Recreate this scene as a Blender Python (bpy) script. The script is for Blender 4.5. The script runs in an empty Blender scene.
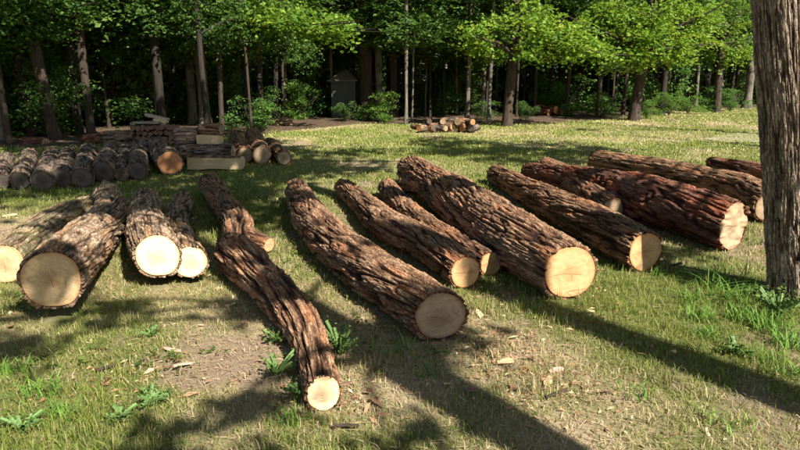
import bpy, math, random
import numpy as np
from mathutils import Vector, Matrix

# ------------------------------------------------------------------ camera, sky, sun
S = bpy.context.scene
COL = S.collection
F_PX = 628.0; CX, CY = 400.0, 225.0; CAM_H = 1.65
PITCH = math.atan(145.0 / F_PX)
cam_d = bpy.data.cameras.new('camera'); cam = bpy.data.objects.new('camera', cam_d); COL.objects.link(cam)
cam.location = (0, 0, CAM_H); cam.rotation_euler = (math.pi/2 - PITCH, 0, 0)
cam_d.sensor_width = 36.0; cam_d.lens = 36.0 * F_PX / 800.0
cam_d.clip_start = 0.05; cam_d.clip_end = 2000
S.camera = cam
SUN_EL, SUN_AZ = math.radians(43), math.radians(142.5)     # azimuth clockwise from +Y: sun stands behind, to the right
w = bpy.data.worlds.new('World'); S.world = w; w.use_nodes = True
nt = w.node_tree; bg = nt.nodes['Background']
sky = nt.nodes.new('ShaderNodeTexSky'); sky.sky_type = 'NISHITA'; sky.sun_disc = False
sky.sun_elevation = SUN_EL; sky.sun_rotation = SUN_AZ
nt.links.new(sky.outputs[0], bg.inputs[0]); bg.inputs[1].default_value = 0.05
sd = bpy.data.lights.new('sun', 'SUN'); sd.energy = 5.0; sd.angle = math.radians(0.53); sd.color = (1.0, 0.95, 0.86)
sun = bpy.data.objects.new('sun', sd); COL.objects.link(sun)
SUNV = Vector((math.sin(SUN_AZ)*math.cos(SUN_EL), math.cos(SUN_AZ)*math.cos(SUN_EL), math.sin(SUN_EL)))
sun.rotation_euler = SUNV.to_track_quat('Z', 'Y').to_euler(); sun.location = SUNV * 60
S.view_settings.view_transform = 'Standard'; S.view_settings.look = 'None'
S.view_settings.exposure = 1.45; S.view_settings.gamma = 1.0; S.view_settings.use_curve_mapping = False
try:
    S.render.engine = 'CYCLES'; S.cycles.use_denoising = True; S.cycles.denoising_input_passes = 'RGB_ALBEDO_NORMAL'; S.cycles.denoising_prefilter = 'ACCURATE'; S.cycles.max_bounces = 6
    S.cycles.diffuse_bounces = 3; S.cycles.transmission_bounces = 4; S.cycles.glossy_bounces = 2
except Exception: pass
rnd = random.Random(7); RG = np.random.default_rng(11)
CP, SP = math.cos(PITCH), math.sin(PITCH)

def ray(px, py):
    a, b = (px-CX)/F_PX, -(py-CY)/F_PX
    return np.array([a, CP + b*SP, -SP + b*CP])
def at(px, py, z=0.0):
    d = ray(px, py); t = (z-CAM_H)/d[2]
    return np.array([0, 0, CAM_H]) + t*d
def at_d(px, py, y):
    d = ray(px, py); return np.array([0, 0, CAM_H]) + d*(y/d[1])
def to_px(x, y, z):
    z = z-CAM_H; dep = y*CP - z*SP; up = y*SP + z*CP
    dep = np.maximum(dep, 1e-3)
    return CX + F_PX*x/dep, CY - F_PX*up/dep, dep

# ------------------------------------------------------------------ noise
def _h(i, j, k, s):
    with np.errstate(over='ignore'):
        n = (i.astype(np.int64)*374761393 + j.astype(np.int64)*668265263 + k.astype(np.int64)*2147483647*3 + s*1274126177) & 0xFFFFFFFF
        n = ((n ^ (n >> 13))*1274126177) & 0xFFFFFFFF
        n = ((n ^ (n >> 16))*2246822519) & 0xFFFFFFFF
        n = n ^ (n >> 15)
    return (n & 0xFFFFFF)/float(0x1000000)
def noise3(x, y, z, s=0):
    x, y, z = np.broadcast_arrays(np.asarray(x, float), np.asarray(y, float), np.asarray(z, float))
    i, j, k = np.floor(x), np.floor(y), np.floor(z)
    u, v, t = x-i, y-j, z-k
    u, v, t = (q*q*(3-2*q) for q in (u, v, t))
    i, j, k = i.astype(np.int64), j.astype(np.int64), k.astype(np.int64)
    r = 0
    for a in (0, 1):
        for b in (0, 1):
            for c in (0, 1):
                wt = (u if a else 1-u)*(v if b else 1-v)*(t if c else 1-t)
                r = r + wt*_h(i+a, j+b, k+c, s)
    return r*2-1
def fbm(x, y, z, s=0, o=4):
    r, a, f, n = 0, 1.0, 1.0, 0
    for q in range(o):
        r = r + a*noise3(x*f, y*f, z*f, s+q*17); n += a; a *= .5; f *= 2.03
    return r/n
def sstep(a, b, x):
    t = np.clip((x-a)/(b-a), 0, 1); return t*t*(3-2*t)

# ------------------------------------------------------------------ mesh helpers
def make_mesh(name, V, quads=None, tris=None, smooth=False, attrs=None, uv=None):
    me = bpy.data.meshes.new(name)
    V = np.ascontiguousarray(V, dtype=np.float32)
    me.vertices.add(len(V)); me.vertices.foreach_set('co', V.ravel())
    ls, st, tot = [], [], 0
    if quads is not None and len(quads):
        q = np.asarray(quads, dtype=np.int32); ls.append(q.ravel()); st.append(np.arange(len(q))*4); tot = len(q)*4
    if tris is not None and len(tris):
        t = np.asarray(tris, dtype=np.int32); ls.append(t.ravel()); st.append(tot + np.arange(len(t))*3)
    L = np.concatenate(ls).astype(np.int32); st = np.concatenate(st).astype(np.int32)
    me.loops.add(len(L)); me.loops.foreach_set('vertex_index', L)
    me.polygons.add(len(st)); me.polygons.foreach_set('loop_start', st)
    me.polygons.foreach_set('use_smooth', np.full(len(st), smooth, dtype=bool))
    if uv is not None:
        ul = me.uv_layers.new(name='UVMap'); ul.data.foreach_set('uv', np.asarray(uv, np.float32)[L].ravel())
    me.update(calc_edges=True)
    for k, a in (attrs or {}).items():
        a = np.asarray(a, np.float32)
        if a.ndim == 1:
            at_ = me.attributes.new(k, 'FLOAT', 'POINT'); at_.data.foreach_set('value', a)
        elif a.shape[1] == 3:
            at_ = me.attributes.new(k, 'FLOAT_VECTOR', 'POINT'); at_.data.foreach_set('vector', a.ravel())
        else:
            at_ = me.attributes.new(k, 'FLOAT_COLOR', 'POINT'); at_.data.foreach_set('color', a.ravel())
    return me
def obj(name, me, mat=None, parent=None, loc=None):
    o = bpy.data.objects.new(name, me); COL.objects.link(o)
    if mat is not None and me is not None and not me.materials: me.materials.append(mat)
    if parent is not None: o.parent = parent
    if loc is not None: o.location = loc
    return o
def tag(o, label=None, cat=None, group=None, kind=None):
    if label: o['label'] = label
    if cat: o['category'] = cat
    if group: o['group'] = group
    if kind: o['kind'] = kind
    return o
def empty(name, loc=(0, 0, 0), rz=0.0):
    o = bpy.data.objects.new(name, None); COL.objects.link(o); o.location = loc; o.rotation_euler = (0, 0, rz)
    o.empty_display_size = .1
    return o
def copy_thing(o, loc, rz=0.0, sc=1.0, label=None):
    c = o.copy(); COL.objects.link(c); c.location = loc; c.rotation_euler = (0, 0, rz); c.scale = (sc, sc, sc)
    if label: c['label'] = label
    for ch in o.children:
        d = ch.copy(); COL.objects.link(d); d.parent = c
        for g in ch.children:
            e = g.copy(); COL.objects.link(e); e.parent = d
    return c

# ------------------------------------------------------------------ materials
class M:
    def __init__(s, name):
        s.m = bpy.data.materials.new(name); s.m.use_nodes = True; s.t = s.m.node_tree
        s.b = s.t.nodes['Principled BSDF']; s.out = s.t.nodes['Material Output']
        s.b.inputs['Specular IOR Level'].default_value = .25
    def n(s, typ, ins=None, **kw):
        x = s.t.nodes.new('ShaderNode'+typ)
        for k, v in kw.items(): setattr(x, k, v)
        for k, v in (ins or {}).items():
            if isinstance(v, bpy.types.NodeSocket): s.t.links.new(v, x.inputs[k])
            else: x.inputs[k].default_value = v
        return x
    def attr(s, name, what='Fac'): return s.n('Attribute', attribute_name=name).outputs[what]
    def math(s, op, a, b=0.0, c=None):
        ins = {0: a, 1: b}
        if c is not None: ins[2] = c
        return s.n('Math', ins, operation=op).outputs[0]
    def ramp(s, fac, stops, interp='LINEAR'):
        r = s.n('ValToRGB', {0: fac}); cr = r.color_ramp; cr.interpolation = interp
        while len(cr.elements) < len(stops): cr.elements.new(.5)
        for e, (p, c) in zip(cr.elements, stops):
            e.position = p; e.color = (*c, 1) if not isinstance(c, (int, float)) else (c, c, c, 1)
        return r.outputs[0]
    def mix(s, f, a, b, mode='MIX'):
        x = s.n('Mix', data_type='RGBA', blend_type=mode)
        for i, v in ((0, f), (6, a), (7, b)):
            if isinstance(v, bpy.types.NodeSocket): s.t.links.new(v, x.inputs[i])
            elif i == 0: x.inputs[0].default_value = v
            else: x.inputs[i].default_value = (*v, 1)
        return x.outputs[2]
    def noise(s, vec, scale, detail=4, rough=.55, dist=0.0):
        ins = {'Scale': scale, 'Detail': detail, 'Roughness': rough, 'Distortion': dist}
        if vec is not None: ins['Vector'] = vec
        return s.n('TexNoise', ins).outputs['Fac']
    def vmul(s, vec, sc): return s.n('Mapping', {'Vector': vec, 'Scale': sc}).outputs[0]
    def bump(s, h, strength, dist, prev=None):
        ins = {'Strength': strength, 'Distance': dist, 'Height': h}
        if prev is not None: ins['Normal'] = prev
        return s.n('Bump', ins).outputs[0]
    def set(s, color=None, rough=None, normal=None):
        for k, v in (('Base Color', color), ('Roughness', rough), ('Normal', normal)):
            if v is None: continue
            if isinstance(v, bpy.types.NodeSocket): s.t.links.new(v, s.b.inputs[k])
            else: s.b.inputs[k].default_value = (*v, 1) if k == 'Base Color' else v
        return s.m

def bark_mat(name, stops, flake, flake_amt=.5, moss=0):
    m = M(name); h = m.attr('bark'); cr = m.attr('cellr'); bc = m.attr('bc', 'Vector')
    grain = m.noise(m.vmul(bc, (55, 55, 9)), 1.0, 5, .65)
    fine = m.noise(bc, 90, 4, .7)
    c1 = m.math('ABSOLUTE', m.math('SUBTRACT', m.noise(m.vmul(bc, (34, 34, 6.5)), 1.0, 3, .55, .3), .5))
    c2 = m.math('ABSOLUTE', m.math('SUBTRACT', m.noise(m.vmul(bc, (80, 80, 17)), 1.0, 2, .5), .5))
    cre = m.math('MULTIPLY', m.ramp(c1, [(0, 0), (.055, 1), (1, 1)]), m.ramp(c2, [(0, .35), (.05, 1), (1, 1)]))
    big = m.noise(m.vmul(bc, (1, 1, .4)), 9, 5, .65)
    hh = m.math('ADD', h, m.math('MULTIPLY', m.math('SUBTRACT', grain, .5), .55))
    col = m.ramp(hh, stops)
    fl = m.math('ADD', m.math('MULTIPLY', cr, .55), m.math('MULTIPLY', big, .75))
    ff = m.ramp(fl, [(0, 0), (.86-flake_amt*.5, 0), (.96-flake_amt*.5, 1), (1, 1)])
    col = m.mix(m.math('MULTIPLY', ff, .75), col, flake)
    v = m.math('MULTIPLY_ADD', cr, .55, .82)
    v = m.math('MULTIPLY', v, m.math('MULTIPLY_ADD', fine, .7, .65))
    col = m.mix(1.0, col, m.n('CombineColor', {0: v, 1: v, 2: v}).outputs[0], 'MULTIPLY')
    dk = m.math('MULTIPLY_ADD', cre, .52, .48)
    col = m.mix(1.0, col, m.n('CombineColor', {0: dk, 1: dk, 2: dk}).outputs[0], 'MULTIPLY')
    if moss: col = m.mix(m.math('MULTIPLY', m.ramp(m.noise(bc, 7, 4, .6), [(.48, 0), (.62, 1)]), moss), col, (.10, .115, .03))
    nrm = m.bump(cre, .9, .010)
    nrm = m.bump(grain, .6, .010, nrm)
    nrm = m.bump(fine, .5, .004, nrm)
    return m.set(col, .9, nrm)
BARK_RED = bark_mat('bark_red_brown', [(0, (.012, .006, .004)), (.28, (.070, .030, .015)), (.52, (.205, .102, .053)), (.85, (.36, .22, .128))], (.30, .125, .055), .2)
BARK_DEEP = bark_mat('bark_deep_red', [(0, (.010, .004, .003)), (.28, (.055, .017, .009)), (.52, (.145, .054, .030)), (.85, (.25, .13, .085))], (.24, .07, .03), .3)
BARK_TAN = bark_mat('bark_tan', [(0, (.020, .012, .007)), (.28, (.11, .062, .035)), (.52, (.30, .19, .115)), (.85, (.46, .33, .22))], (.30, .155, .07), .2)
BARK_MOSS = bark_mat('bark_mossy', [(0, (.020, .012, .007)), (.28, (.11, .066, .035)), (.52, (.28, .19, .11)), (.85, (.42, .33, .21))], (.30, .155, .07), .2, .6)
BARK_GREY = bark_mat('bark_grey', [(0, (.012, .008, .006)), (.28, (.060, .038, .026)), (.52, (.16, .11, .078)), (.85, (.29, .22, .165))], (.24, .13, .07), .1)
BARK_PINK = bark_mat('bark_pinkish', [(0, (.05, .03, .022)), (.30, (.16, .10, .075)), (.55, (.30, .20, .155)), (.85, (.46, .34, .28))], (.30, .155, .10), .2)
BARK_LIVE = bark_mat('bark_living_trunk', [(0, (.012, .008, .006)), (.24, (.10, .062, .040)), (.48, (.21, .145, .098)), (.80, (.37, .285, .21))], (.17, .11, .075), .02)

def wood_mat(name, pale, ring, heart, heart_r=.12, cracks=(), rim=(.40, .20, .08)):
    m = M(name); uv = m.n('UVMap').outputs[0]
    warp = m.n('TexNoise', {'Vector': uv, 'Scale': 9, 'Detail': 2})
    w2 = m.mix(.035, uv, warp.outputs['Color'])
    d = m.n('VectorMath', {0: w2, 1: (.018, .018, .018)}, operation='SUBTRACT').outputs[0]
    r = m.n('VectorMath', {0: d}, operation='LENGTH').outputs['Value']
    rings = m.math('SINE', m.math('ADD', m.math('MULTIPLY', r, 480), m.math('MULTIPLY', m.noise(uv, 6, 2), 5)))
    rings2 = m.noise(m.n('CombineXYZ', {0: r}).outputs[0], 170, 3, .7)
    saw = m.noise(m.vmul(uv, (6, 120, 1)), 1.0, 4, .7, .4)
    blot = m.noise(uv, 9, 5, .65)
    f = m.math('ADD', m.math('MULTIPLY', rings, .07), m.math('ADD', m.math('MULTIPLY', rings2, .8), m.math('MULTIPLY', m.math('SUBTRACT', blot, .5), .9)))
    col = m.mix(m.ramp(f, [(.12, 0), (.62, 1)]), ring, pale)
    rr = m.attr('rr'); edge = m.ramp(m.math('ADD', rr, m.math('MULTIPLY', m.math('SUBTRACT', blot, .5), .34)), [(0, 0), (.84, 0), (.95, .5), (1, .85)])
    col = m.mix(edge, col, rim)
    stain = m.ramp(m.noise(uv, 15, 5, .7, .8), [(.52, 0), (.70, .65)])
    col = m.mix(stain, col, heart)
    hf = m.ramp(m.math('ADD', r, m.math('MULTIPLY', blot, .05)), [(0, 1), (heart_r*.6, .55), (heart_r, 0)])
    col = m.mix(m.math('MULTIPLY', hf, .75), col, heart)
    # drying cracks that run out from the pith
    sp = m.n('SeparateXYZ', {0: d}).outputs
    ang = m.math('ADD', m.math('ARCTAN2', sp[1], sp[0]), m.math('MULTIPLY', blot, .25))
    ck = None
    for a0, ln in cracks:
        e = m.math('MULTIPLY', m.math('ABSOLUTE', m.math('SUBTRACT', ang, a0)), r)
        g = m.math('MULTIPLY', m.math('LESS_THAN', e, .0019), m.math('LESS_THAN', r, ln))
        ck = g if ck is None else m.math('MAXIMUM', ck, g)
    if ck is not None: col = m.mix(m.math('MULTIPLY', ck, .7), col, (.10, .045, .02))
    sawv = m.math('MULTIPLY_ADD', saw, .85, .56)
    col = m.mix(1.0, col, m.n('CombineColor', {0: sawv, 1: sawv, 2: sawv}).outputs[0], 'MULTIPLY')
    nrm = m.bump(saw, .8, .006)
    if ck is not None: nrm = m.bump(ck, .6, .003, nrm)
    return m.set(col, .75, nrm)
WOOD_PALE = wood_mat('fresh_wood', (.66, .48, .27), (.46, .29, .14), (.30, .17, .075), cracks=((1.1, .07), (-2.0, .05)))
WOOD_WARM = wood_mat('warm_fresh_wood', (.58, .37, .18), (.42, .235, .10), (.30, .15, .055), cracks=((.4, .13), (-2.6, .10), (-1.5, .05)), rim=(.42, .17, .06))
WOOD_CREAM = wood_mat('cream_wood', (.84, .68, .45), (.66, .48, .27), (.48, .30, .14), rim=(.55, .33, .15))
WOOD_TAN = wood_mat('tan_wood', (.40, .29, .18), (.27, .18, .10), (.16, .10, .055), cracks=((.9, .09), (-2.5, .06)), rim=(.20, .10, .05))  # tan wood; the tone also carries shade on the middle and ragged ends
WOOD_ORANGE = wood_mat('orange_wood', (.52, .235, .10), (.36, .145, .06), (.24, .085, .035), cracks=((2.0, .08),))
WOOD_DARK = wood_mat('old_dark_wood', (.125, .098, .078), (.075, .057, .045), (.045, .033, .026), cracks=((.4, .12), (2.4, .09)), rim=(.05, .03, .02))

def leaf_mat(name, stops, trans, tfac=.4):
    m = M(name); lv = m.attr('lv'); oi = m.n('ObjectInfo').outputs['Random']
    f = m.math('ADD', m.math('MULTIPLY', lv, .85), m.math('MULTIPLY', oi, .15))
    col = m.ramp(f, stops); m.set(col, .62)
    tr = m.n('BsdfTranslucent', {'Color': m.mix(.55, col, trans)})
    mx = m.n('MixShader', {0: tfac, 1: m.b.outputs[0], 2: tr.outputs[0]})
    m.t.links.new(mx.outputs[0], m.out.inputs[0]); return m.m
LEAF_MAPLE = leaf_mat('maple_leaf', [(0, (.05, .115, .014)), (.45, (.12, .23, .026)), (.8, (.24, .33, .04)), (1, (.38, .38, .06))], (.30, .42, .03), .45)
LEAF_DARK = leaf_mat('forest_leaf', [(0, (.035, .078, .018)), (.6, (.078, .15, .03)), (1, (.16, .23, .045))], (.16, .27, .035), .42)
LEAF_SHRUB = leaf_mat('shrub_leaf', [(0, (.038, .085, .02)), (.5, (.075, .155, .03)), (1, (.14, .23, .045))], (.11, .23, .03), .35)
LEAF_MAPLE_SHADE = leaf_mat('maple_leaf_shade_painted', [(0, (.03, .07, .012)), (.6, (.06, .13, .02)), (.9, (.11, .20, .03)), (1, (.22, .28, .04))], (.14, .26, .02), .4)  # maple leaf with shade put into the green, for the left crowns
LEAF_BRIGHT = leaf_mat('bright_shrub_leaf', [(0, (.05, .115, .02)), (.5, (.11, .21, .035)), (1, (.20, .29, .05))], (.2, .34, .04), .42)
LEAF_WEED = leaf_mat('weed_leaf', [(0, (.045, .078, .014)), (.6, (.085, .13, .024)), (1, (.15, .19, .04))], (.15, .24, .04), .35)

def simple_bark(name, a, b, patch=None):
    m = M(name); co = m.n('TexCoord').outputs['Object']
    g = m.noise(m.vmul(co, (14, 14, 2.2)), 1.0, 6, .65, .4); p = m.noise(co, 1.7, 3, .6)
    col = m.mix(m.ramp(g, [(.3, 0), (.7, 1)]), a, b)
    if patch: col = m.mix(m.ramp(p, [(.52, 0), (.62, 1)]), col, patch)
    return m.set(col, .9, m.bump(g, 1.0, .03))
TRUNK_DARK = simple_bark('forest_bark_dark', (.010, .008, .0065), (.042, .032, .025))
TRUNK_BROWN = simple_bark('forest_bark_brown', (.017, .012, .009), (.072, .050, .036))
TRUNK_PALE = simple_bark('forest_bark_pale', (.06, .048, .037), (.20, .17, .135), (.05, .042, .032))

def vcol_mat(name, trans=.0, rough=.7):
    m = M(name); c = m.attr('col', 'Color'); m.set(c, rough)
    if trans > 0:
        tr = m.n('BsdfTranslucent', {'Color': c})
        mx = m.n('MixShader', {0: trans, 1: m.b.outputs[0], 2: tr.outputs[0]})
        m.t.links.new(mx.outputs[0], m.out.inputs[0])
    return m.m
GRASS = vcol_mat('grass_blade', .35, .55); STRAW = vcol_mat('dry_straw', 0, .8)

# ------------------------------------------------------------------ ground
# patches of the lawn: how green and how bare, as functions of the place (m)
def green_f(x, y):
    g = .66 + .26*fbm(x*.2+3, y*.2, 0*x, 19, 2) + .62*fbm(x*.55, y*.55, 0*x, 3, 4) + .22*fbm(x*2.3, y*2.3, 0*x, 8, 3)
    g = g - .26*np.exp(-(((x-.9)/1.7)**2 + ((y-3.3)/1.3)**2))       # trodden patch between the logs
    g = g + .34*np.exp(-(((x+1.6)/.7)**2 + ((y-3.1)/.7)**2)) - .2*np.exp(-(((x+.9)/.45)**2 + ((y-3.4)/.8)**2)) + .55*np.exp(-(((x-2.8)/.75)**2 + ((y-4.4)/.7)**2))
    g = g + .10*sstep(6.5, 9, y)
    return np.clip(g, 0, 1)
def bare_f(x, y):
    b = fbm(x*1.1+5, y*1.1, 0*x, 41, 4)
    b = b + .30*np.exp(-(((x+.85)/.22)**2 + ((y-2.75)/.2)**2)) + .22*np.exp(-(((x+1.0)/.5)**2+((y-3.6)/.4)**2))
    return sstep(.22, .55, b + .35*fbm(x*6, y*6, 0*x, 43, 3))
def ground_z(x, y):
    return .014*fbm(x*1.3, y*1.3, 0*x, 5, 3)*sstep(60, 20, np.abs(y)) - .014
def axis(lo, hi, fine_lo, fine_hi, step, grow=1.09):
    a = list(np.arange(fine_lo, fine_hi, step)); s = step; v = a[-1]
    while v < hi: s *= grow; v += s; a.append(v)
    s = step; v = a[0]; pre = []
    while v > lo: s *= grow; v -= s; pre.append(v)
    return np.array(pre[::-1] + a)
gx = axis(-600, 600, -7, 7, .05); gy = axis(-500, 900, 1.5, 11, .05)
X, Y = np.meshgrid(gx, gy); Z = ground_z(X, Y)
n0, n1 = X.shape
idx = np.arange(n0*n1).reshape(n0, n1)
Q = np.stack([idx[:-1, :-1], idx[:-1, 1:], idx[1:, 1:], idx[1:, :-1]], -1).reshape(-1, 4)
gm = M('lawn_soil'); co = gm.n('TexCoord').outputs['Object']
ga = gm.attr('gr'); ba = gm.attr('ba')
n1_ = gm.noise(co, 24, 6, .7); n2_ = gm.noise(co, 95, 5, .75); n3_ = gm.noise(co, 3.1, 4, .6)
st = gm.noise(gm.vmul(co, (70, 190, 40)), 1, 4, .7, 1.2)
soil = gm.mix(gm.ramp(n2_, [(.3, 0), (.7, 1)]), (.13, .086, .055), (.36, .26, .18))
thatch = gm.mix(gm.ramp(st, [(.32, 0), (.66, 1)]), (.13, .09, .052), (.54, .41, .26))
grn = gm.mix(gm.ramp(n1_, [(.3, 0), (.7, 1)]), (.06, .08, .02), (.21, .21, .06))
c = gm.mix(gm.ramp(gm.math('ADD', ga, gm.math('MULTIPLY', gm.math('SUBTRACT', n1_, .5), .9)), [(.30, 0), (.72, 1)]), thatch, grn)
c = gm.mix(gm.math('MULTIPLY', ba, gm.ramp(n1_, [(.3, .3), (.55, 1)])), c, soil)
gm.set(c, .95, gm.bump(st, .8, .012, gm.bump(n1_, .7, .03)))
gme = make_mesh('lawn', np.stack([X, Y, Z], -1).reshape(-1, 3), Q, smooth=True,
                attrs={'gr': green_f(X, Y).ravel(), 'ba': bare_f(X, Y).ravel()})
tag(obj('lawn', gme, gm.m), kind='structure')

# edge of the lawn (x, y) where the forest floor begins
EDGE = np.array([(-60, 14.5), (-16, 14.8), (-9, 15.6), (-5.5, 18.5), (-3.5, 22), (-1.5, 24.5), (0.8, 25.0), (3, 24.2), (6, 25), (9, 28), (12, 31), (16, 36), (22, 39), (60, 44)], float)
def edge_y(x): return np.interp(x, EDGE[:, 0], EDGE[:, 1]) + .5*fbm(np.asarray(x, float)*.9, 0*np.asarray(x, float), 0*np.asarray(x, float), 77, 3)
fx = np.linspace(-90, 90, 361); rows = np.concatenate([[0, .3, .8, 1.6, 3], np.linspace(5, 130, 40)])
FX, FR = np.meshgrid(fx, rows); FY = edge_y(FX) + FR
FZ = .006 + .05*sstep(0, 2.5, FR) + .05*fbm(FX*.8, FY*.8, 0*FX, 9, 3)*sstep(.4, 3, FR) - .012*(FR < .1)
idx = np.arange(FX.size).reshape(FX.shape)
Q = np.stack([idx[:-1, :-1], idx[:-1, 1:], idx[1:, 1:], idx[1:, :-1]], -1).reshape(-1, 4)
fm = M('leaf_litter_soil'); co = fm.n('TexCoord').outputs['Object']
a = fm.noise(co, 9, 6, .7); b = fm.n('TexVoronoi', {'Vector': co, 'Scale': 14}).outputs['Color']
c = fm.mix(fm.ramp(a, [(.3, 0), (.7, 1)]), (.035, .024, .014), (.13, .085, .05)); c = fm.mix(.25, c, b, 'MULTIPLY')
fm.set(c, .95, fm.bump(a, .8, .05))
tag(obj('forest_floor', make_mesh('forest_floor', np.stack([FX, FY, FZ], -1).reshape(-1, 3), Q, smooth=True), fm.m), kind='structure')

# grey gravel of the drive at the far right
def blob(name, pts, z, mat, seed):
    pts = np.array(pts); c = pts.mean(0); out = []
    n = len(pts)
    for i in range(n):
        for t in np.linspace(0, 1, 8, endpoint=False):
            p = pts[i]*(1-t) + pts[(i+1) % n]*t
            out.append(p + (p-c)/np.linalg.norm(p-c)*.35*float(fbm(p[0]*1.2, p[1]*1.2, 0.0, seed, 3)))
    V = [(p[0], p[1], z) for p in out] + [(c[0], c[1], z)]
    m = len(out); T = [(i, (i+1) % m, m) for i in range(m)]
    return obj(name, make_mesh(name, np.array(V), tris=T), mat)
gv = M('gravel'); co = gv.n('TexCoord').outputs['Object']; a = gv.noise(co, 40, 4, .8)
gv.set(gv.mix(a, (.15, .135, .075), (.31, .28, .16)), .95, gv.bump(a, .7, .02))
P = [at(x, y)[:2] for x, y in ((702, 139), (730, 134), (765, 131), (830, 130), (830, 142), (765, 143), (725, 142))]
tag(blob('gravel_path', P, .004, gv.m, 5), kind='structure')

# ------------------------------------------------------------------ logs
def resample(P, R, step_fn):
    P = np.array(P, float); R = np.array(R, float)
    d = np.r_[0, np.cumsum(np.linalg.norm(np.diff(P, axis=0), axis=1))]
    T = np.gradient(P, d, axis=0) if len(P) > 2 else np.repeat((P[1:]-P[:1])/d[-1], 2, 0)
    TR = np.gradient(R, d) if len(P) > 2 else np.repeat((R[1]-R[0])/d[-1], 2)
    ss = [0.0]
    while ss[-1] < d[-1]:
        i = min(np.searchsorted(d, ss[-1], 'right')-1, len(d)-2); t = (ss[-1]-d[i])/(d[i+1]-d[i])
        ss.append(ss[-1] + step_fn(P[i]*(1-t)+P[i+1]*t))
    ss = np.array(ss)*d[-1]/ss[-1]
    i = np.clip(np.searchsorted(d, ss, 'right')-1, 0, len(d)-2); L = (d[i+1]-d[i]); t = (ss-d[i])/L
    h00, h10, h01, h11 = 2*t**3-3*t**2+1, t**3-2*t**2+t, -2*t**3+3*t**2, t**3-t**2
    C = h00[:, None]*P[i] + (h10*L)[:, None]*T[i] + h01[:, None]*P[i+1] + (h11*L)[:, None]*T[i+1]
    RR = h00*R[i] + h10*L*TR[i] + h01*R[i+1] + h11*L*TR[i+1]
    return C, np.maximum(RR, .01), ss
def frames(C):
    T = np.gradient(C, axis=0); T /= np.linalg.norm(T, axis=1)[:, None]
    up = np.array([0, 0, 1.0]) if abs(T[0][2]) < .8 else np.array([0, 1.0, 0])
    N = np.empty_like(T); n = up - T[0]*up.dot(T[0]); N[0] = n/np.linalg.norm(n)
    for k in range(1, len(T)):
        n = N[k-1] - T[k]*N[k-1].dot(T[k]); N[k] = n/np.linalg.norm(n)
    return T, N, np.cross(T, N)
def bark_field(th, v, R, seed, cell, clen, warp=.5):
    """height 0..1, per-plate random; th ring angle, v metres along, R mean radius"""
    tw = .35*noise3(np.cos(th)*.7, np.sin(th)*.7, v*.6, seed+3) + .25*((seed % 7)/3.5-1)*v/max(R, .1)*.35
    ca, sa = np.cos(th+tw)*R, np.sin(th+tw)*R
    wx = noise3(ca*9, sa*9, v*5, seed)*.45; wz = noise3(ca*8+9, sa*8, v*4, seed+2)*.5
    k = 1/(cell*.68); kv = 1/(clen*1.7)
    n1 = noise3(ca*k+wx, sa*k-wx, v*kv+wz, seed+11); n2 = noise3(ca*k*2.1+wx, sa*k*2.1+wx, v*kv*1.8+wz, seed+12)
    n3 = noise3(ca*k*4.3, sa*k*4.3, v*kv*3.4, seed+15)
    e1 = np.minimum(1, np.abs(n1)/.30)**.9; e2 = np.minimum(1, np.abs(n2)/.32)**.9; e3 = np.minimum(1, np.abs(n3)/.5)
    cr = np.clip(.5 + .45*n1*np.sign(np.sin(seed)+.01) + .6*noise3(ca*14, sa*14, v*3.6, seed+13), 0, 1)
    fl = np.mod(v*kv*1.7 + 1.1*n1 + .8*n2 + .5*cr, 1.0)                  # flakes lifting at their lower ends
    h = e1*(.34 + .30*e2 + .14*e3) + .22*(fl-.5)*e1 + .10*noise3(ca*60, sa*60, v*9, seed+5) + .09*noise3(ca*110, sa*110, v*30, seed+6) + .16*cr
    return np.clip(h, -.1, 1.15), cr
class LogShape: pass
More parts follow.
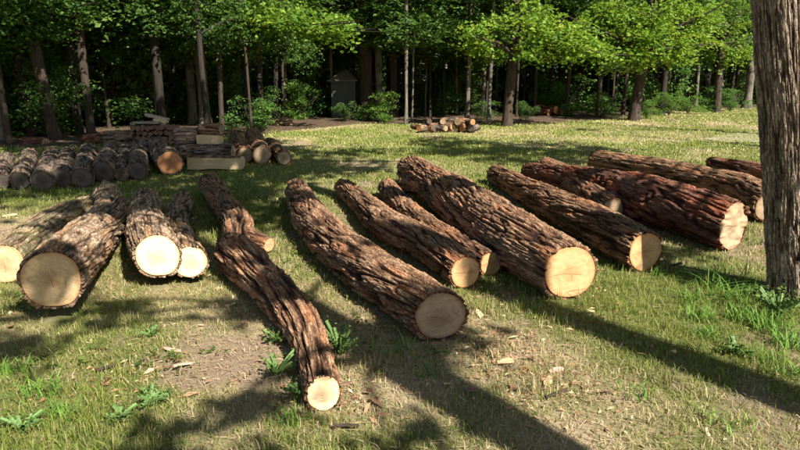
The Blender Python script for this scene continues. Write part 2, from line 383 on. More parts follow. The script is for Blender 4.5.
def log_geometry(P, R, seed, cell=.05, clen=.22, depth=.020, near_n=None, far_n=None, lump=.05, step_k=.0028, nu=None, jag=0.0, wood=.90, minstep=.010):
    """bark tube with bark ends + outline for the wood faces. P[0] is the near end."""
    R = np.array(R, float)
    dist = lambda p: max(1.5, math.dist(p, (0, 0, CAM_H)))
    C, RR, ss = resample(P, R, lambda p: min(.06, max(minstep, step_k*1.45*dist(p))))
    T, N, B = frames(C); n = len(C)
    if nu is None: nu = int(np.clip(2*math.pi*R.max()/(step_k*.45*dist(P[0])), 40, 300))
    th = np.arange(nu)*2*math.pi/nu
    TH, V = np.meshgrid(th, ss); Rm = float(R.mean())
    lw = .6*noise3(np.cos(TH)*.9, np.sin(TH)*.9, V*1.3, seed+50) + .4*noise3(np.cos(TH)*1.8, np.sin(TH)*1.8, V*3.1, seed+51)
    h, cr = bark_field(TH, V, Rm, seed, cell, clen)
    base = RR[:, None]*(1 + lump*2*lw)
    dd = np.minimum(depth*1.28, .24*RR)[:, None]
    rad = base - dd*.75 + dd*1.25*h
    D = np.cos(TH)[..., None]*N[:, None] + np.sin(TH)[..., None]*B[:, None]
    POS = C[:, None] + rad[..., None]*D
    WPOS = C[:, None] + (base*wood)[..., None]*D
    for end, nn in ((0, near_n), (-1, far_n)):                       # slanted saw cuts
        if nn is None: continue
        nn = np.array(nn, float); nn /= np.linalg.norm(nn); t = T[end]; k = nn.dot(t)
        if abs(k) < .35: continue
        s0 = ss if end == 0 else ss[-1]-ss
        f = np.clip(1 - s0/(1.6*RR[end]), 0, 1)**1.0
        for A in (POS, WPOS):
            off = A - C[:, None]; sh = -(off @ nn)/k
            A += (sh*f[:, None])[..., None]*t
    # torn edge of the bark at the cuts
    for end, sg in ((0, 1), (-1, -1)):
        j = (noise3(np.cos(th)*5, np.sin(th)*5, 0*th, seed+60)*.014 + noise3(np.cos(th)*14, np.sin(th)*14, 0*th, seed+61)*.010)
        if jag: j = j + jag*(noise3(np.cos(th)*2.2, np.sin(th)*2.2, 0*th, seed+62) + .5*noise3(np.cos(th)*9, np.sin(th)*3, 0*th, seed+63))*(end == 0)
        POS[end] -= (sg*(j+.004))[:, None]*T[end]
    g = LogShape(); g.C, g.RR, g.T, g.N, g.B = C, RR, T, N, B
    vs = [WPOS[0]*.97+C[0]*.03 + T[0]*.012, *POS, WPOS[-1]*.97+C[-1]*.03 - T[-1]*.012]
    VV = np.concatenate(vs).reshape(-1, 3); m = n+2
    idx = np.arange(m*nu).reshape(m, nu); nx = np.roll(idx, -1, 1)
    Q = np.stack([idx[:-1], nx[:-1], nx[1:], idx[1:]], -1).reshape(-1, 4)[:, ::-1]
    ex = lambda A, v0: np.concatenate([np.full(nu, v0), A.ravel(), np.full(nu, v0)])
    vz = np.concatenate([V[:1]-.05, V, V[-1:]+.05]); TH2 = np.concatenate([TH[:1], TH, TH[-1:]])
    bc = np.stack([np.cos(TH2)*Rm, np.sin(TH2)*Rm, vz], -1).reshape(-1, 3)
    g.bark = make_mesh('bark', VV, Q, smooth=True, attrs={'bark': ex(np.clip(h, 0, 1), .35), 'cellr': ex(cr, .5), 'bc': bc})
    g.faces = []
    for end, sg in ((0, -1), (-1, 1)):                               # sawn faces: rings of points, slightly uneven
        O = WPOS[end]; cc = O.mean(0); nn = T[end]*sg
        ks = np.array([1.0, 1.0, .97, .92, .86, .78, .7, .6, .5, .4, .3, .2, .1]); rings = []
        for q, k in enumerate(ks):
            p = cc + (O-cc)*k
            z = (-.022 if q == 0 else .004) + .0025*noise3(p[:, 0]*30, p[:, 1]*30, p[:, 2]*30, seed+70)*(q > 1)
            if jag and end == 0: z = z + (q > 0)*jag*-.8*(noise3(np.cos(th)*2.2*k, np.sin(th)*2.2*k, 0*th+.3*(1-k), seed+62) + .6*noise3(np.cos(th)*k*9, np.sin(th)*k*3, 0*th, seed+63))
            rings.append(p + np.asarray(z).reshape(-1, 1)*nn if np.ndim(z) else p + z*nn)
        FV = np.concatenate(rings + [cc[None] + .004*nn]); mk = len(ks)
        idx = np.arange(mk*nu).reshape(mk, nu); nx = np.roll(idx, -1, 1)
        Qf = np.stack([idx[:-1], nx[:-1], nx[1:], idx[1:]], -1).reshape(-1, 4)
        Tf = np.stack([idx[-1], nx[-1], np.full(nu, mk*nu)], -1)
        if sg > 0: Qf, Tf = Qf[:, ::-1], Tf[:, ::-1]
        Qf, Tf = (Qf, Tf) if sg < 0 else (Qf, Tf)
        ra = (seed*1.7) % 6.28; e1 = N[end]*math.cos(ra)+B[end]*math.sin(ra); e2 = -N[end]*math.sin(ra)+B[end]*math.cos(ra)
        rel = FV-cc; off = np.array([(seed*.0131) % .03-.015, (seed*.0171) % .03-.015])
        uv = np.stack([rel@e1, rel@e2], -1) + off
        kr = np.concatenate([np.repeat(ks, nu), [0]])
        g.faces.append(make_mesh('cut_face', FV, Qf, Tf, smooth=True, uv=uv, attrs={'rr': kr}))
    return g
LOGS = []                                                            # (centres, radii) kept for the grass
def px_points(pts, zmin=None):
    P, R = [], []
    for p in pts:
        x, y, r = p[:3]; lift = p[3] if len(p) > 3 else 0.0
        z = .2
        for _ in range(30):
            q = at(x, y, z); dep = q[1]*CP - (q[2]-CAM_H)*SP; rr = r*dep/F_PX; z = rr*.96 + lift - .012
        P.append(at(x, y, z)); R.append(rr)
    return P, R
def make_log(label, pts, bark, face, face2=None, group=None, cat='log', name='log', P=None, R=None, stub=None, **kw):
    if P is None: P, R = px_points(pts)
    g = log_geometry(P, R, **kw)
    o = obj(name, g.bark, bark); tag(o, label, cat, group)
    obj('cut_face', g.faces[0], face, o); obj('cut_face', g.faces[1], face2 or face, o)
    LOGS.append((g.C, g.RR))
    if stub:
        s, e, r0, r1, sface = stub
        sp, sr = px_points([e, s]); sp[1] = np.array(sp[1])
        k = dict(kw); k.update(seed=kw['seed']+7, cell=.03, depth=.008, near_n=None, far_n=None, jag=0)
        gg = log_geometry(sp, sr, **k)
        b = obj('branch_stub', gg.bark, bark, o); obj('cut_face', gg.faces[0], sface, b)
        LOGS.append((gg.C, gg.RR))
    return o
G1 = 'long logs lying side by side on the lawn'
toward = lambda ax, ay, az: (-ax, -ay, -az)                          # a cut face looking along (ax, ay, az)
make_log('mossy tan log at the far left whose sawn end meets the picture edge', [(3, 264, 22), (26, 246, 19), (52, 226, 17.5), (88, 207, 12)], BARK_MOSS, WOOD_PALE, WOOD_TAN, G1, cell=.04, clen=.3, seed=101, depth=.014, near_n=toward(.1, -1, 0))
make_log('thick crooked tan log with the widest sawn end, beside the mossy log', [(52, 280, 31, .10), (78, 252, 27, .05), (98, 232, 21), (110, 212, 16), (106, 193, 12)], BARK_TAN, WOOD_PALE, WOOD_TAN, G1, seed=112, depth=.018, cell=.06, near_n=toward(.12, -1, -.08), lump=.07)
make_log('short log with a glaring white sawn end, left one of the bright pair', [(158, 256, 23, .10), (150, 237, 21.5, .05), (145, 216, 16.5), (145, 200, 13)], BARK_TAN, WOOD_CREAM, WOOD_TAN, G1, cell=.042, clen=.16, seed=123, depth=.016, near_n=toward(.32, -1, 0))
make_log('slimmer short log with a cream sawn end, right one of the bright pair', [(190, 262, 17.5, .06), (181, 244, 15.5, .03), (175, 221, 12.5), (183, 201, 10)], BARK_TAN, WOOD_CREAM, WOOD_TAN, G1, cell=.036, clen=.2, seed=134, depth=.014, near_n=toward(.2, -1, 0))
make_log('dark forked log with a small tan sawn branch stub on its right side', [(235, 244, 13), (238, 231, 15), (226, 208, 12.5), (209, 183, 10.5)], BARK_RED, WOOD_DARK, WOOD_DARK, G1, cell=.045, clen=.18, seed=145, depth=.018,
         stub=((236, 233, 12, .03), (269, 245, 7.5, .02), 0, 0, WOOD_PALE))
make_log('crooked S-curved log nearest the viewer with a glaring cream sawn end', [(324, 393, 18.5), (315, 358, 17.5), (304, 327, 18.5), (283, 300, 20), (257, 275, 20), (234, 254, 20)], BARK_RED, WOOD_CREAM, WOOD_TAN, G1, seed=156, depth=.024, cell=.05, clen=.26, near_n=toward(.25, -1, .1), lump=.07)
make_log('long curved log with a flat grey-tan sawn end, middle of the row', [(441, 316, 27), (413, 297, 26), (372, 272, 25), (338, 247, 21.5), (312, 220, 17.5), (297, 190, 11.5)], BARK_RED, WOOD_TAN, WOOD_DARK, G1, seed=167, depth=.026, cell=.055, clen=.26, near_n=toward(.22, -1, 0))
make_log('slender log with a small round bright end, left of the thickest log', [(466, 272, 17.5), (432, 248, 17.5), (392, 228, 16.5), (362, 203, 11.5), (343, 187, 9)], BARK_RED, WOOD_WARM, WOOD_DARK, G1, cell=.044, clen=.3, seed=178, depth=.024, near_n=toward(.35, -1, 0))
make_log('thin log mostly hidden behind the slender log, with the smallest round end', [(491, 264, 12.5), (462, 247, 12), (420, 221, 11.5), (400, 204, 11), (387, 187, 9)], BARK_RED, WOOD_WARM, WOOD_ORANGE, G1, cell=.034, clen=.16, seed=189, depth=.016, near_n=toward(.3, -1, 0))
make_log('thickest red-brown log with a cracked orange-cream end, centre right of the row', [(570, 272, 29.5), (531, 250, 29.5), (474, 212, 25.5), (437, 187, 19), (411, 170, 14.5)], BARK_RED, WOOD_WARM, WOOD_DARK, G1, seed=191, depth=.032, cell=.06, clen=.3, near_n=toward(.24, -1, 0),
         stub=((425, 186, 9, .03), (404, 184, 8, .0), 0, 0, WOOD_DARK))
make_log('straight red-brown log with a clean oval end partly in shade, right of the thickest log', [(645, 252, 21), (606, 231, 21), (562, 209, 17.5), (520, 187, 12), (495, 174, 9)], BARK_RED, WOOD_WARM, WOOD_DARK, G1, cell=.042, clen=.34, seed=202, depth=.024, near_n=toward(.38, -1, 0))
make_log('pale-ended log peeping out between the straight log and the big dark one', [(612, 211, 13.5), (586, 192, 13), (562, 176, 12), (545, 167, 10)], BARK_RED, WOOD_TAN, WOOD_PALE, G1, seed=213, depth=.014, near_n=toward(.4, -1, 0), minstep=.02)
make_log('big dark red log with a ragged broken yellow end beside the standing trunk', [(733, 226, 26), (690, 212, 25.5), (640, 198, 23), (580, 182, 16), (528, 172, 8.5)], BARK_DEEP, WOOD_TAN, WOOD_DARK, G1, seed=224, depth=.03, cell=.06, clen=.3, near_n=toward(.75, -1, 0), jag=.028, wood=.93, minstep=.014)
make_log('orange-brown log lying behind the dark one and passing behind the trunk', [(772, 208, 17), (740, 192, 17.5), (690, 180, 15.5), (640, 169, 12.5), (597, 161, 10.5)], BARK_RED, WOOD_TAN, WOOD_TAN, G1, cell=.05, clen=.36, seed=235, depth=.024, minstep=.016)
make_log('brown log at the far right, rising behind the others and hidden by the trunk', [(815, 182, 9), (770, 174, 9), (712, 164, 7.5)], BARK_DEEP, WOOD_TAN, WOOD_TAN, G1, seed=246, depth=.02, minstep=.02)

# second row: dark short logs along the wood's edge
G2 = 'short grey logs in a row by the woodpile'
row = [((1, 181, 8), (7, 158, 7), 'short grey log at the left picture edge, first of the back row'),
       ((19, 181, 9.5), (30, 155, 7.5), 'second short grey log from the left in the back row'),
       ((42, 181, 11), (53, 156, 8.5), 'third short grey log from the left, with a pale patch on its bark'),
       ((62, 178, 10), (68, 155, 8), 'fourth short grey log from the left in the back row'),
       ((82, 178, 10.5), (89, 152, 9), 'fifth short grey log from the left in the back row'),
       ((103, 172, 11.5), (112, 150, 9), 'stout dark-ended grey log below the squared grey log'),
       ((121, 174, 7.5), (125, 151, 7), 'thinnest grey log of the back row, between two stout ones'),
       ((138, 171, 10), (140, 148, 8.5), 'grey log next to the orange-ended one in the back row')]
for i, (a, b, lab) in enumerate(row):
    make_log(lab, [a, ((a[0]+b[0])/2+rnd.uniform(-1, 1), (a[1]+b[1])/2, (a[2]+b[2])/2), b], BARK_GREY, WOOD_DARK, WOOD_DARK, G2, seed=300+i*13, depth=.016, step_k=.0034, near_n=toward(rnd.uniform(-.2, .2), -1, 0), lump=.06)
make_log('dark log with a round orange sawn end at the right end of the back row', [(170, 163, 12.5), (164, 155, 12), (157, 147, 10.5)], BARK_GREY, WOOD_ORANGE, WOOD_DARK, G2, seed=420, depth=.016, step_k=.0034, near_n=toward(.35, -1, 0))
G3 = 'three round logs beside the split wood'
make_log('round log with a tan end touching the split planks, left of the three', [(245, 155, 8.5), (241, 146, 8.3), (236, 139, 7.5)], BARK_RED, WOOD_TAN, None, G3, seed=430, depth=.014, step_k=.0034, near_n=toward(.25, -1, 0))
make_log('round log with the broadest tan end, middle of the three by the woodpile', [(262, 155, 9.5), (257, 144, 9), (253, 136, 8.3)], BARK_RED, WOOD_TAN, None, G3, seed=440, depth=.014, step_k=.0034, near_n=toward(.25, -1, 0))
make_log('dark round log with a small pinkish end, right of the three by the woodpile', [(284, 158, 7.5), (276, 150, 7.2), (270, 144, 6.5)], BARK_RED, WOOD_TAN, None, G3, seed=450, depth=.014, step_k=.0034, near_n=toward(.3, -1, 0))

# squared and split pieces of the woodpile
def wood_grain(name, a, b):
    m = M(name); co = m.n('TexCoord').outputs['Object']
    g = m.noise(m.vmul(co, (3, 60, 60)), 1, 4, .6, .3)
    return m.set(m.mix(m.ramp(g, [(.3, 0), (.7, 1)]), a, b), .8, m.bump(g, .7, .01))
SPLIT_PALE = wood_grain('split_wood_pale', (.40, .27, .14), (.66, .50, .29))
SPLIT_GREY = wood_grain('split_wood_grey', (.16, .13, .11), (.33, .27, .23))
SPLIT_PINK = wood_grain('split_wood_pink', (.30, .19, .14), (.50, .36, .28))
SPLIT_RED = wood_grain('split_wood_red', (.09, .045, .032), (.25, .135, .098))
def split_mesh(L, Wd, H, seed, arc=True):
    """a riven billet along X: flat front and bottom, rounded bark back; bark vertices returned apart"""
    prof = [(-.5, -.5), (.1, -.5), (.42, -.38), (.5, -.05), (.44, .28), (.22, .46), (-.12, .5), (-.5, .38)] if arc else [(-.5, -.5), (.5, -.5), (.5, .5), (-.5, .5)]
    if not arc: prof = [(-.5, -.47), (-.1, -.5), (.4, -.5), (.5, -.42), (.5, .42), (.42, .5), (-.2, .48), (-.47, .5), (-.5, .42)]
    pf = np.array(prof); n = 22; xs = np.linspace(-L/2, L/2, n); V = []
    for x in xs:
        nz = np.stack([noise3(pf[:, 0]*3+seed, pf[:, 1]*3, x*3, seed), noise3(pf[:, 0]*3, pf[:, 1]*3+seed, x*3, seed+1)], -1) + .5*np.stack([noise3(pf[:, 0]*9+seed, pf[:, 1]*9, x*7, seed+2), noise3(pf[:, 0]*9, pf[:, 1]*9+seed, x*7, seed+3)], -1)
        q = pf*[Wd, H]*(1+.04*math.sin(x*2+seed)) + nz*min(.022, .16*min(Wd, H))
        V.append(np.c_[np.full(len(pf), x) + .01*nz[:, 0]*(abs(x) > L/2-.01), q])
    V = np.concatenate(V); k = len(pf); idx = np.arange(n*k).reshape(n, k); nx = np.roll(idx, -1, 1)
    Q = np.stack([idx[:-1], idx[1:], nx[1:], nx[:-1]], -1).reshape(-1, 4)
    V = np.concatenate([V, [[-L/2, 0, 0], [L/2, 0, 0]]]); c0, c1 = n*k, n*k+1
    T = [(idx[0][i], nx[0][i], c0) for i in range(k)] + [(nx[-1][i], idx[-1][i], c1) for i in range(k)]
    return V, Q, T, idx
def billet(name, label, p0, p1, Wd, H, mat, seed, bark=None, arc=True, group=None, z0=None, cat='firewood'):
    p0, p1 = np.array(p0), np.array(p1); c = (p0+p1)/2; L = float(np.linalg.norm(p1-p0))
    V, Q, T, idx = split_mesh(L, Wd, H, seed, arc)
    o = obj(name, make_mesh(name, V, Q, T), mat); o.location = c; o.rotation_euler = (0, 0, math.atan2(p1[1]-p0[1], p1[0]-p0[0]))
    tag(o, label, cat, group)
    if bark:                                                         # a strip of bark over the rounded back and top
        k = idx.shape[1]; sel = idx[:, 2:k]; W_ = V[sel].reshape(idx.shape[0], -1, 3)
        off = W_*[1, 1.03, 1.03]; nn = W_*[0, 1, 1]; nn = nn/np.maximum(1e-6, np.linalg.norm(nn, axis=-1))[..., None]
        jit = noise3(W_[..., 0]*14, W_[..., 1]*40, W_[..., 2]*40, seed+3)
        off = off + nn*(.006 + .008*jit)[..., None]
        m_, k_ = off.shape[:2]; id2 = np.arange(m_*k_).reshape(m_, k_)
        Qb = np.stack([id2[:-1, :-1], id2[1:, :-1], id2[1:, 1:], id2[:-1, 1:]], -1).reshape(-1, 4)
        bc = off.reshape(-1, 3)[:, [1, 2, 0]]
        obj('bark', make_mesh('bark', off.reshape(-1, 3), Qb, smooth=True, attrs={'bark': np.clip(.5+.5*jit, 0, 1).ravel(), 'cellr': np.full(jit.size, .4), 'bc': bc}), bark, o)
    return o
yS = at(186, 169)[1]
def pp(px, py, y): return at_d(px, py, y)
GS = 'split and squared logs of the woodpile'
billet('split_log', 'long riven log with a pale flat side, lowest of the woodpile front', pp(190, 162, yS), pp(243, 162, yS-.1), .26, .24, SPLIT_PALE, 3, BARK_RED, True, GS)
def cross_log(label, a, b, y, r, bark, face, seed, group=GS):
    p0, p1 = pp(*a, y), pp(*b, y); make_log(label, None, bark, face, None, group, P=[p1, (p0*.5+p1*.5)+[0, .03, .01], p0], R=[r, r*1.03, r*.97], seed=seed, depth=.016, step_k=.0034, nu=72, lump=.05)
cross_log('long grey log lying above the pale riven one in the woodpile', (180, 153), (233, 152), yS+.36, .155, BARK_GREY, WOOD_TAN, 811)
cross_log('short pinkish-barked log on top of the woodpile, left of the dark-topped one', (175, 136), (198.5, 136), yS+.5, .165, BARK_PINK, WOOD_TAN, 822)
billet('split_log', 'short riven log with dark bark above a pale flat side, top right of the woodpile', pp(199, 139, yS+.5), pp(221, 138.5, yS+.5), .3, .17, SPLIT_PALE, 9, None, True, GS)
cross_log('short dark log capping the right end of the woodpile', (199, 130), (221, 129.5), yS+.5, .115, BARK_RED, WOOD_TAN, 833)
cross_log('rough log at the hidden bottom of the woodpile, behind the orange-ended log', (176, 152), (190, 153), yS+.9, .2, BARK_GREY, WOOD_TAN, 844)
zq = at(120, 150)[1]
cross_log('thick dark grey log lying across behind the back row', (106, 140), (136, 140), zq+.9, .22, BARK_GREY, WOOD_DARK, 855)
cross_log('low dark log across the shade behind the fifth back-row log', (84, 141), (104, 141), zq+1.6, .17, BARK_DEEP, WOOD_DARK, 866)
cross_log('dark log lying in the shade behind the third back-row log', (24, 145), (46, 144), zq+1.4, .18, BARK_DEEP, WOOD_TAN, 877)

# stack of small red-ended firewood under boards
GF = 'small red firewood stacked under boards'
fy = pp(150, 140, 1)[1]; yF = at(150, 150)[1]+1.0
proto = None
for r_ in range(4):
    for c_ in range(9):
        p = pp(136 + c_*4.6 + (r_ % 2)*2, 142.5 - r_*5.0, yF)
        if proto is None:
            V, Q, T, idx = split_mesh(.5, .105, .105, 21, True); V = V[:, [1, 0, 2]]*[1, -1, 1]
            proto = obj('firewood', make_mesh('firewood', V, Q, T), SPLIT_RED); o = proto
            tag(o, 'small red-brown piece of split firewood in the stack by the wood edge', 'firewood', GF)
        else:
            o = proto.copy(); COL.objects.link(o)
        o.location = (p[0]+rnd.uniform(-.02, .02), p[1]+rnd.uniform(-.08, .08), max(.05, p[2]+rnd.uniform(-.015, .015)))
        o.rotation_euler = (0, rnd.uniform(-3, 3), 0)
for i, (a, b, y, z, lab) in enumerate([((134, 122.5), (160, 122.5), 0, 0, 'pale board lying on the stacked red firewood'),
                                       ((146, 114.5), (168, 119.5), .3, 0, 'narrow weathered board leaning over the firewood stack'),
                                       ((155, 119.5), (167, 122), .1, 0, 'short white board end on the firewood stack')]):
    p0, p1 = pp(*a, yF+y), pp(*b, yF+y); c = (p0+p1)/2; L = float(np.linalg.norm(p1-p0))
    V, Q, T, idx = split_mesh(L, .25, .05, 31+i, False)
    o = tag(obj('board', make_mesh('board', V, Q, T), (SPLIT_GREY, SPLIT_PINK, SPLIT_PALE)[i]), lab, 'board'); o.location = c
    o.rotation_euler = (0, -math.atan2(p1[2]-p0[2], p1[0]-p0[0]), 0)

# far woodpile at the wood's edge, and pale brush logs
GW = 'short rounds in the small woodpile at the wood edge'
pile = [(417, 127, 2.8), (424, 128, 3.2), (431, 127, 4.2), (439, 128, 3), (447, 126.5, 4), (455, 128, 4.4), (465.5, 129, 4.2), (474, 128, 3.4),
        (443, 121, 3), (452, 120.5, 3.1), (460, 121.5, 3.5), (469, 121.5, 2.9), (429, 121, 2.6)]
for i, (x, y, r) in enumerate(pile):
    yy = at(448, 132)[1] + rnd.uniform(-.15, .25); c = at_d(x, y, yy); R = r*yy/F_PX
    c[2] = max(c[2], R*.95); a = rnd.uniform(-1.1, 1.2); d = np.array([math.sin(a), -math.cos(a), 0]); L = .55
    make_log('small sawn round in the woodpile at the wood edge behind the thickest log', None, (BARK_RED, BARK_GREY)[i % 2], (WOOD_TAN, WOOD_ORANGE, WOOD_DARK, WOOD_TAN, WOOD_WARM)[i % 5], None, GW, P=[c+d*rnd.uniform(.15, .3), c, c-d*.3], R=[R, R, R*.97], seed=500+i*9, nu=36, depth=.01, minstep=.03)
for i, (x0, y0, x1, y1, r) in enumerate([(268, 123.5, 292, 121.5, 2.4), (276, 120.5, 290, 119, 1.8), (270, 126, 300, 125, 1.6)]):
    yy = at(280, 127)[1]+.25*i; a, b = at_d(x0, y0, yy), at_d(x1, y1, yy+.3); R = r*yy/F_PX
    make_log(('pale branch log lying at the wood edge left of the shed', 'thin pale stick on the branch heap by the wood edge', 'long thin branch in front of the pale branch log')[i], None, BARK_TAN, WOOD_PALE, None, 'pale branches heaped at the wood edge', P=[a, (a+b)/2+[0, 0, .02], b], R=[R, R*1.05, R*.8], seed=620+i, nu=24, depth=.008, minstep=.05, name='branch_log')
for i, (x, y, r) in enumerate([(541, 112, 3.5), (548, 109.5, 4), (555, 112, 3.4)]):
    yy = at(548, 117)[1]; c = at_d(x, y, yy); R = r*yy/F_PX; c[2] = max(c[2], R)
    make_log('reddish cut log in a small heap among the trees, right of the maple', None, BARK_DEEP, WOOD_ORANGE, None, 'reddish logs heaped among the trees', P=[c+[.3, -.3, 0], c, c+[-.4, .5, 0]], R=[R, R, R], seed=640+i, nu=24, depth=.01, minstep=.05)

# ------------------------------------------------------------------ the standing trunk at the right
def make_trunk_right():
    base = at(800, 296); dep = base[1]*CP + CAM_H*SP
    def q(px, py, r):
        p = at_d(px, py, base[1]+.0); return p, r*dep/F_PX
    pts = [(805, 314, 46), (804, 300, 37), (802, 280, 31), (798, 235, 27.5), (793, 150, 27), (788, 60, 27), (784, -20, 26.5), (774, -180, 26.5), (765, -500, 25), (770, -900, 19), (780, -1300, 10)]
    P, R = zip(*[q(*p) for p in pts]); P = [np.array(p) for p in P]
    P[0][2] = -.12
    for k in range(7, len(P)): P[k] = P[k] + np.array([0, .06*(k-6), 0])
    return P, R
TP, TR_ = make_trunk_right()
gT = log_geometry(TP[:8], TR_[:8], seed=717, cell=.024, clen=.13, depth=.012, step_k=.0024, lump=.02)
tr_o = empty('tree', (TP[0][0], TP[0][1], 0)); tag(tr_o, 'standing tree trunk with furrowed grey bark at the right edge', 'tree')
t1 = obj('trunk', gT.bark, BARK_LIVE, tr_o); t1.location = (-TP[0][0], -TP[0][1], 0)
LOGS.append((np.array([[TP[0][0], TP[0][1], .1]]*3), np.array([.26]*3)))

# ------------------------------------------------------------------ trees
def tubes(parts, nu=10, seed=0, lump=.08):
    VV, QQ, o = [], [], 0
    for P, R in parts:
        P = np.array(P, float); C, RR, ss = resample(P, R, lambda p: .25) if len(P) > 1 else None
        if len(C) < 3: continue
        T, N, B = frames(C); th = np.arange(nu)*2*math.pi/nu
        D = np.cos(th)[None, :, None]*N[:, None] + np.sin(th)[None, :, None]*B[:, None]
        r = RR[:, None]*(1+lump*noise3(np.cos(th)[None]*1.3+o, np.sin(th)[None]*1.3, ss[:, None]*1.1, seed))
        V = (C[:, None] + r[..., None]*D).reshape(-1, 3); n = len(C); idx = np.arange(n*nu).reshape(n, nu)+o; nx = np.roll(idx, -1, 1)
        QQ.append(np.stack([idx[:-1], nx[:-1], nx[1:], idx[1:]], -1).reshape(-1, 4)); VV.append(V); o += n*nu
    return np.concatenate(VV), np.concatenate(QQ)
def leaf_geo(C, size, tilt=.6, seed=0, wide=.62, lvs=None, updir=None, fold=.18):
    """one folded four-point leaf per centre"""
    g = np.random.default_rng(seed); n = len(C)
    az = g.uniform(0, 2*math.pi, n); d = np.stack([np.cos(az), np.sin(az), g.normal(-.15, .35, n)], -1); d /= np.linalg.norm(d, axis=1)[:, None]
    up = np.stack([g.normal(0, tilt, n), g.normal(0, tilt, n), np.ones(n)], -1)
    if updir is not None: up = up + updir
    s = np.cross(d, up); s /= np.linalg.norm(s, axis=1)[:, None]; nn = np.cross(s, d)
    L = (size*np.clip(np.exp(g.normal(0, .28, n)), .45, 1.45))[:, None]; W_ = L*wide*.5
    b = C - d*L*.5; tip = C + d*L*.5; ml = C - d*L*.06 - s*W_ + nn*L*fold; mr = C - d*L*.06 + s*W_ + nn*L*fold
    V = np.stack([b, ml, tip, mr], 1).reshape(-1, 3); i = np.arange(n)*4
    T = np.concatenate([np.stack([i, i+2, i+1], -1), np.stack([i, i+3, i+2], -1)])
    lv = g.uniform(0, 1, n) if lvs is None else lvs
    return V, T, np.repeat(lv, 4)
def blob_points(blobs, per, spread, seed, flat=.25, keep=None):
    g = np.random.default_rng(seed); out, lvo = [], []
    for cx, cy, cz, rx, ry, rz, ncl in blobs:
        u = g.normal(0, 1, (ncl, 3)); u /= np.linalg.norm(u, axis=1)[:, None]
        r = g.uniform(.25, 1, ncl)**.45; c = np.array([cx, cy, cz]) + u*r[:, None]*[rx, ry, rz]
        c += g.normal(0, .12, c.shape)*[rx, ry, rz]
        if keep is not None: c = c[keep(c)]
        k = g.integers(max(2, per//2), per*3//2+1, len(c)); ci = np.repeat(np.arange(len(c)), k)
        sp = spread*g.uniform(.5, 1.3, len(c))
        o = g.normal(0, .5, (len(ci), 3))*sp[ci][:, None]*[1, 1, flat]
        o[:, 2] -= .35*(o[:, 0]**2+o[:, 1]**2)/np.maximum(sp[ci], .01)
        out.append(c[ci]+o); lvo.append(np.clip(g.uniform(0, 1, len(c))[ci]*.6 + g.uniform(0, .4, len(ci)), 0, 1))
    return np.concatenate(out), np.concatenate(lvo)
def crown_mesh(blobs, per, spread, size, seed, keep=None, tilt=.6, wide=.7, flat=.25):
    C, lv = blob_points(blobs, per, spread, seed, keep=keep, flat=flat)
    V, T, a = leaf_geo(C, size, tilt, seed+1, wide, lv)
    return make_mesh('crown', V, tris=T, attrs={'lv': a})

# forest trees of shared kinds: trunk + crown, crown from about 4.5 m up
KINDS = []
for k in range(6):
    g = random.Random(900+k); H = g.uniform(13, 17); r0 = g.uniform(.13, .2)
    lx, ly = g.uniform(-.5, .5), g.uniform(-.3, .3)
    tp = [(0, 0, -.15), (.02, 0, .25), (lx*.15, ly*.2, 2.5), (lx*.5, ly*.6, 6), (lx, ly, 10), (lx*1.2, ly, H)]
    parts = [(tp, [r0*1.35, r0*1.08, r0*.95, r0*.8, r0*.5, .03])]
    for b in range(9):
        z = g.uniform(2.6, 10); a = g.uniform(0, 6.28); L = g.uniform(1.2, 3.0)
        p0 = np.array([lx*z/10, ly*z/10, z]); dv = np.array([math.cos(a), math.sin(a), g.uniform(-.05, .5)])
        parts.append(([p0, p0+dv*L*.5+[0, 0, .1], p0+dv*L+[0, 0, -.1]], [.045, .03, .008]))
    tv, tq = tubes(parts, 10, k)
    bl = [(lx*.7, ly*.7, H*.66, 2.6, 2.6, H*.30, 120), (lx*.3+g.uniform(-1, 1), ly+g.uniform(-1, 1), 5.2, 2.1, 2.1, 1.6, (40, 85)[k % 2]), (g.uniform(-1.5, 1.5), g.uniform(-1.5, 1.5), 3.6, 1.4, 1.4, .8, 34)]
    KINDS.append((make_mesh('trunk', tv, tq, smooth=True), crown_mesh(bl, 40, .55, .15, 950+k)))
def forest_tree(x, y, k, sc, rz, label, group, tm, lm=None, sx=1.0):
    t, c = KINDS[k]; root = empty('tree', (x, y, float(.05)), rz); tag(root, label, 'tree', group)
    root.scale = (sc*sx, sc*sx, sc)
    o = obj('trunk', t, None, root); o.data = t
    if not t.materials: t.materials.append(tm)
    o.material_slots[0].link = 'OBJECT'; o.material_slots[0].material = tm
    q = obj('crown', c, LEAF_DARK, root)
    return root
TREES = []
def named_tree(px, py, wpx, tm, label, k, lean=0.0, group=None):
    p = at(px, py); w_ = wpx*(p[1])/F_PX
    r0 = max(abs(v.co.x) for v in KINDS[k][0].vertices[:60] if v.co.z > .5 and v.co.z < 2) if False else .16
    t = forest_tree(p[0], p[1], k, 1.0, rnd.uniform(0, 6.28), label, group, tm)
    f = np.clip(w_/.42, .22, 2.0)
    tr = [c for c in t.children if c.name.startswith('trunk')][0]; tr.scale = (f, f, 1.0)
    t.rotation_euler[1] = lean
    TREES.append((p[0], p[1])); return t
GT = 'trees standing at the front of the wood'
